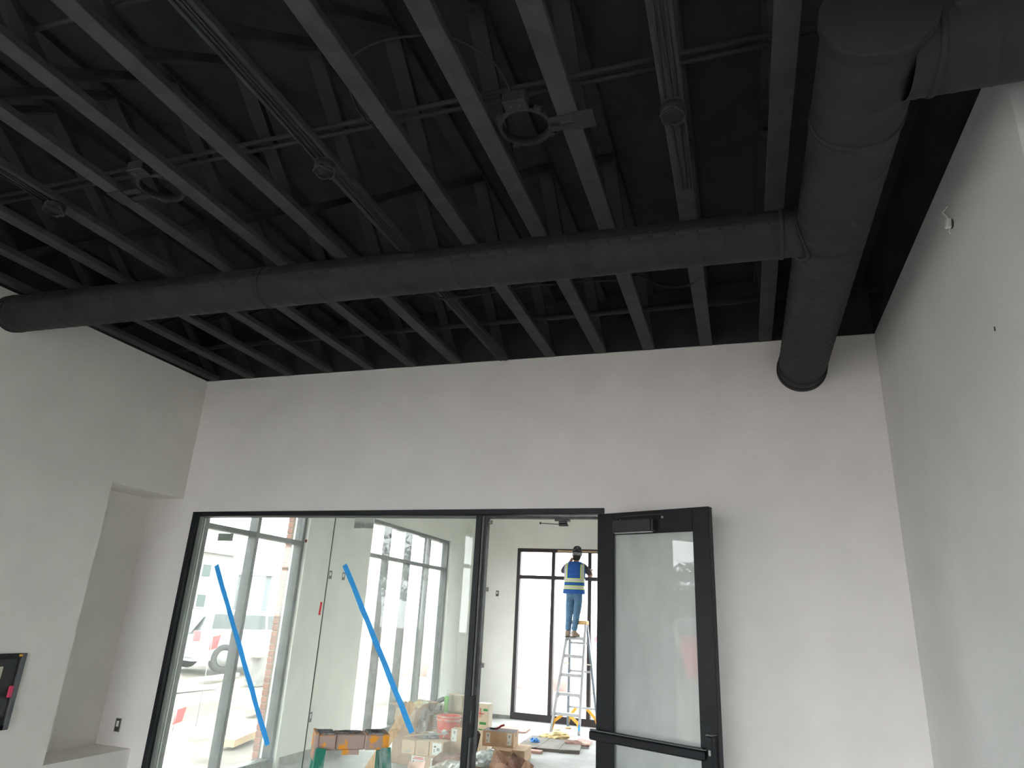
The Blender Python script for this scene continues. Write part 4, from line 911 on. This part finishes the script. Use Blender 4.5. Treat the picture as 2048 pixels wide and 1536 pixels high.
# ------------------------------------------------------------------ outside
GZ = -.16
def car(label, x, y, rz, L_=4.7, m=None):
    m = m or mat('white_car_paint', (.30,.31,.32), .35, spec=.3)
    t = thing('car', label, 'car', (x, y, GZ), rz=rz, group='vehicles outside')
    W_ = 1.85; prof = [(-.5, .30), (-.5, .62), (-.485, .95), (-.45, 1.05), (-.42, 1.45), (-.36, 1.56), (-.05, 1.60), (.12, 1.52), (.26, 1.08), (.45, .98), (.495, .80), (.5, .30)]
    def sec(yy, k): return [(u*L_, yy, z if z < 1.06 else 1.06+(z-1.06)*k) for u, z in prof]
    b_ = MB(); ys = [(-W_/2, .0), (-W_/2+.0, 0)]
    low = [(u*L_, z) for u, z in prof if z <= 1.09]
    b_.prism([(u, 0, z) for u, z in low], (0, -W_/2, 0), (0, W_/2, 0))
    topp = [(-.45, 1.05), (-.42, 1.45), (-.36, 1.56), (-.05, 1.60), (.12, 1.52), (.26, 1.07)]
    n_ = len(topp); vv = []
    for yy, ins in ((-W_/2, 0), (W_/2, 0)):
        for u, z in topp: vv.append((u*L_, yy*(1-.13*(z-1.05)/.5), z))
    b_.add(vv, [list(range(n_))[::-1], [n_+i for i in range(n_)]]+[[i, (i+1) % n_, n_+(i+1) % n_, n_+i] for i in range(n_)])
    b_.build('body', m, t, keep=True)
    Mw = mat('car_window', (.07,.08,.085), .35, spec=.25)
    for s in (-1, 1):
        for a0, a1, t0_, t1_ in ((-.41, -.25, -.395, -.25), (-.235, -.06, -.235, -.06), (-.045, .20, -.045, .10)):
            q = MB(); y0_ = s*(W_/2*(1-.13*.06/.5)+.004); y1_ = s*(W_/2*(1-.13*.44/.5)+.004)
            q.add([(a0*L_, y0_, 1.11), (a1*L_, y0_, 1.11), (t1_*L_, y1_, 1.49), (t0_*L_, y1_, 1.49)], [[0, 1, 2, 3]]); q.build('side_window', Mw, t, keep=True)
        for u in (-.31, .31):
            wl = MB(); wl.lathe([(0, -.1), (.34, -.1), (.36, -.07), (.36, .09), (.33, .1), (.22, .1), (.2, .06), (0, .06)], (u*L_, s*(W_/2-.07), .36), 24, Matrix(((1, 0, 0), (0, 0, s), (0, -s, 0)))); wh = wl.build('wheel', mat('tyre', (.03,.03,.03), .8), t, keep=True)
            wl = MB(); wl.lathe([(0, 0), (.21, 0), (.2, .02), (0, .02)], (u*L_, s*(W_/2+.03), .36), 16, Matrix(((1, 0, 0), (0, 0, s), (0, -s, 0)))); wl.build('hub_cap', M_steel, wh, keep=True)
    q = MB(); q.add([(-.505*L_+.0, -.7, 1.0), (-.505*L_, .7, 1.0), (-.43*L_, .65, 1.45), (-.43*L_, -.65, 1.45)], [[0, 1, 2, 3]]); q.build('rear_window', Mw, t, keep=True)
    q = MB(); q.b2(-.502*L_-.02, -.5*L_, -.26, .26, .72, .86); q.build('licence_plate', M_white, t, keep=True)
    q = MB(); q.b2(-.51*L_, -.49*L_, -W_/2+.02, W_/2-.02, .38, .58, bevel=.02); q.build('bumper', mat('bumper_grey', (.3,.3,.3), .5), t, keep=True)
    for s in (-1, 1):
        q = MB(); q.b2(-.503*L_, -.47*L_, s*W_/2-.1 if s > 0 else -W_/2-.01, s*W_/2+.01 if s > 0 else -W_/2+.1, .8, 1.05, bevel=.01); q.build('tail_light', M_redink, t, keep=True)
    return t
car('pale SUV parked outside the nearer shopfront window, seen from behind', -13.95, 13.2, math.radians(72), 4.8)
car('silver SUV parked farther away behind the first one', -19.5, 10.5, math.radians(80), 4.8, mat('silver_car_paint', (.5,.52,.55), .35))
car('bluish pickup seen faintly through the end window behind the worker', -5.0, 33, math.radians(10), 5.2, mat('blue_car_paint', (.25,.35,.45), .35))
def building(label, x0, x1, y0, y1, h, rows, face, m, step=3.4):
    t = thing('apartment_building', label, 'building', ((x0+x1)/2, (y0+y1)/2, GZ), group='buildings outside')
    p = MB(); p.b2(x0, x1, y0, y1, GZ, h); p.build('wall', m, t)
    p = MB(); p.b2(x0-.3, x1+.3, y0-.3, y1+.3, h, h+.35); p.build('roof', M_greyink, t)
    xw = x1 if face == 'x' else None; k = 0
    if face == 'x':
        y = y0+1.5
        while y < y1-1.5:
            for z in rows:
                p = MB(); p.b2(x1, x1+.08, y, y+1.3, z, z+1.3); f_ = p.build('window', M_white, t); p = MB(); p.b2(x1+.08, x1+.1, y+.1, y+1.2, z+.1, z+1.2); p.build('pane', mat('far_pane', (.08,.1,.1), .5, spec=.2), f_)
            y += step
    else:
        x = x0+1.5
        while x < x1-1.5:
            for z in rows:
                p = MB(); p.b2(x, x+1.3, y0-.08, y0, z, z+1.3); f_ = p.build('window', M_white, t); p = MB(); p.b2(x+.1, x+1.2, y0-.1, y0-.08, z+.1, z+1.2); p.build('pane', mat('far_pane', (.08,.1,.1), .5, spec=.2), f_)
            x += step
    return t
building('pale two storey house beyond the parked cars', -60, -48, 26, 52, 6.0, (1.0, 3.7), 'x', mat('pale_stucco', (.24,.23,.22), .8))
building('low pale building in the distance beyond the four bay window', -52, -44, 58, 80, 4.5, (1.4,), 'x', mat('pale_stucco2', (.22,.24,.26), .8), 4.2)
building('grey green low building outside behind the viewer, mirrored in the door glass', -31, -25, -36, -12, 2.9, (.7,), 'x', mat('sage_wall', (.10,.11,.10), .9, var=.1, scale=.6), 3.6)
# red bank, dumpster reflected in door glass, tree
t = thing('dumpster', 'red steel dumpster outside, mirrored in the door glass', 'dumpster', (-15, -14, GZ))
p = MB(); p.prism([(-17, -15.6, GZ+.15), (-17.4, -15.6, 1.25), (-13.2, -15.6, 1.25), (-13.2, -15.6, GZ+.15)], (0, 0, 0), (0, 2.4, 0)); p.build('body', mat('red_steel', rgb(190,62,50), .6, var=.15, scale=3), t)
for k in range(6):
    p = MB(); p.b2(-13.2, -13.1, -15.5+k*.44, -15.4+k*.44, GZ+.15, 1.25); p.build('rib', MATS['red_steel'], t)
p = MB(); p.b2(-17.4, -13.1, -15.65, -13.15, 1.25, 1.33); p.build('rim', MATS['red_steel'], t)
M_leaf = mat('dark_leaves', (.05,.08,.04), .8, var=.3, scale=3)
def tree(x, y, h, r, seed, label):
    rnd = random.Random(seed); t = thing('tree', label, 'tree', (x, y, GZ), group='trees outside')
    p = MB(); p.tube([(x, y, GZ-.2), (x+.1, y, h*.35), (x, y+.1, h*.7)], [.22, .16, .07], 8); p.build('trunk', mat('bark', (.12,.09,.07), .9), t)
    q = MB()
    for k in range(900):
        d = Vector((rnd.gauss(0, 1), rnd.gauss(0, 1), rnd.gauss(0, .8))); d = d.normalized()*r*rnd.random()**.4
        c = Vector((x, y, h*.72))+Vector((d.x, d.y, d.z*.8)); s = rnd.uniform(.12, .26)
        a = Vector((rnd.uniform(-1, 1), rnd.uniform(-1, 1), rnd.uniform(-1, 1))).normalized(); b0 = a.orthogonal().normalized()
        q.add([c-a*s, c-b0*s*.5, c+a*s, c+b0*s*.5], [[0, 1, 2, 3]])
    o = q.build('foliage', M_leaf, t); o['kind'] = 'stuff'
tree(-22.5, -18.5, 4.6, 1.7, 4, 'dark leafy tree outside behind the viewer, mirrored at top of the door glass')
tree(-16, -24, 4.8, 2.2, 5, 'lower dark leafy tree outside behind the viewer')
# outside lumber, flags, slabs
for (a, c, wd, th, l) in (((-6.64, 3.55, GZ+.04), (-6.9, 4.42, GZ+.04), .22, .09, 'short orange lumber block on the dirt just outside the nearer window'), ((-11, 9.5, .50), (-11.1, 10.25, .56), .3, .09, 'raised lumber board beyond the nearer window'), ((-8.25, 6.1, GZ+.03), (-8.45, 6.75, GZ+.05), .25, .06, 'orange lumber offcut on the dirt beyond the nearer window')):
    p = MB(); p.bar(a, c, wd, th); tag(p.build('lumber', M_woodx), l, 'lumber', 'lumber outside')
for (x, y, l) in ((-8.0, 4.5, 'red marker flag on a wire seen through the nearer window, before the parked SUV'), (-8.0, 4.04, 'red marker flag low at the left edge of the nearer window')):
    t = thing('marker_flag', l, 'flag', (x, y, GZ), group='marker flags outside'); hh = 1.12 if y > 4.2 else .12
    p = MB(); p.tube([(x, y, GZ), (x+.01, y, hh)], .005, 6); p.build('wire', M_steel, t)
    p = MB(); p.add([(x, y, hh), (x+.02, y+.17, hh+.03), (x+.0, y+.15, hh-.17), (x, y-.03, hh-.2), (x+.003, y, hh), (x+.023, y+.17, hh+.03), (x+.003, y+.15, hh-.17), (x+.003, y-.03, hh-.2)], [[0, 1, 2, 3], [7, 6, 5, 4], [0, 4, 5, 1], [1, 5, 6, 2], [2, 6, 7, 3], [3, 7, 4, 0]]); p.build('flag_cloth', M_redink, t)
for (q, l) in ((((-12.5, 8.9), (-12.9, 11.3), (-12.75, 11.3), (-12.3, 8.9)), 'long pale concrete curb across the dirt'), (((-12.2, 8.2), (-11.2, 8.7), (-11.3, 7.5), (-12.0, 7.2)), 'pale concrete slab edge nearer the window')):
    p = MB(); p.prism([Vector((x, y, GZ)) for x, y in q], (0, 0, -.02), (0, 0, .06)); tag(p.build('curb_slab', mat('pale_concrete', (.34,.34,.33), .8)), l, 'concrete', 'concrete outside')
p = MB(); p.b2(-11.25, -10.85, 9.6, 10.1, GZ-.02, .47, bevel=.01); tag(p.build('block_stack', mat('grey_block', (.2,.19,.18), .9, var=.2, scale=5)), 'grey concrete block stack under the raised board outside', 'block')
# dirt mounds behind the end window and four bay window
for i, (x, y, rx, ry, h) in enumerate(((-6.5, 17, 4.0, 2.0, 1.1), (3.4, 19.5, 3.5, 2.0, .9), (-17, 22, 5, 3, 1.3))):
    b_ = bmesh.new(); bmesh.ops.create_icosphere(b_, subdivisions=4, radius=1)
    for v in b_.verts:
        nz = v.co.copy(); v.co = Vector((x+nz.x*rx, y+nz.y*ry, GZ+max(-.2, nz.z*h*(1+.25*math.sin(nz.x*9+i)*math.cos(nz.y*8)))))
    q = MB(); q.bmesh(b_, True); tag(q.build('dirt_mound', mat('red_clay', (.20,.135,.12), .95, scale=.9, col2=(.40,.34,.32), detail=8, lo=.45, hi=.62, bump=.6, bscale=3)), ('reddish clay mound outside, left in the end window', 'reddish clay mound outside behind the stepladder', 'reddish clay mound outside the four bay window')[i], 'mound', 'clay mounds outside')
# brick pier beside nearer window (outside jamb): individual bricks
t = thing('brick_pier', 'orange brick pier just outside the far edge of the nearer shopfront window', 'brickwork', (XO-.04, 2.205, GZ))
p = MB(); p.b2(XO-.074, XO-.001, 2.213, 3.60, GZ, 3.1); p.build('mortar', M_mortar, t)
me0 = MB(); me0.box((0, 0, 0), (.076, .19, .057), bevel=.003); b0 = me0.build('brick', M_brick, t, keep=True)
me1 = MB(); me1.box((0, 0, 0), (.076, .09, .057), bevel=.003); h0 = me1.build('brick', M_brick, t, keep=True)
used = [False, False]
def put(src, k, y, z):
    o = src if not used[k] else src.copy()
    if used[k]: COL.objects.link(o)
    used[k] = True; o.location = (-.0005, y, z)
for r in range(47):
    z = .04+r*.069
    if r % 2: put(h0, 1, .045, z)
    for k in range(7 - r % 2): put(b0, 0, (.195 if r % 2 else .095)+k*.2, z)
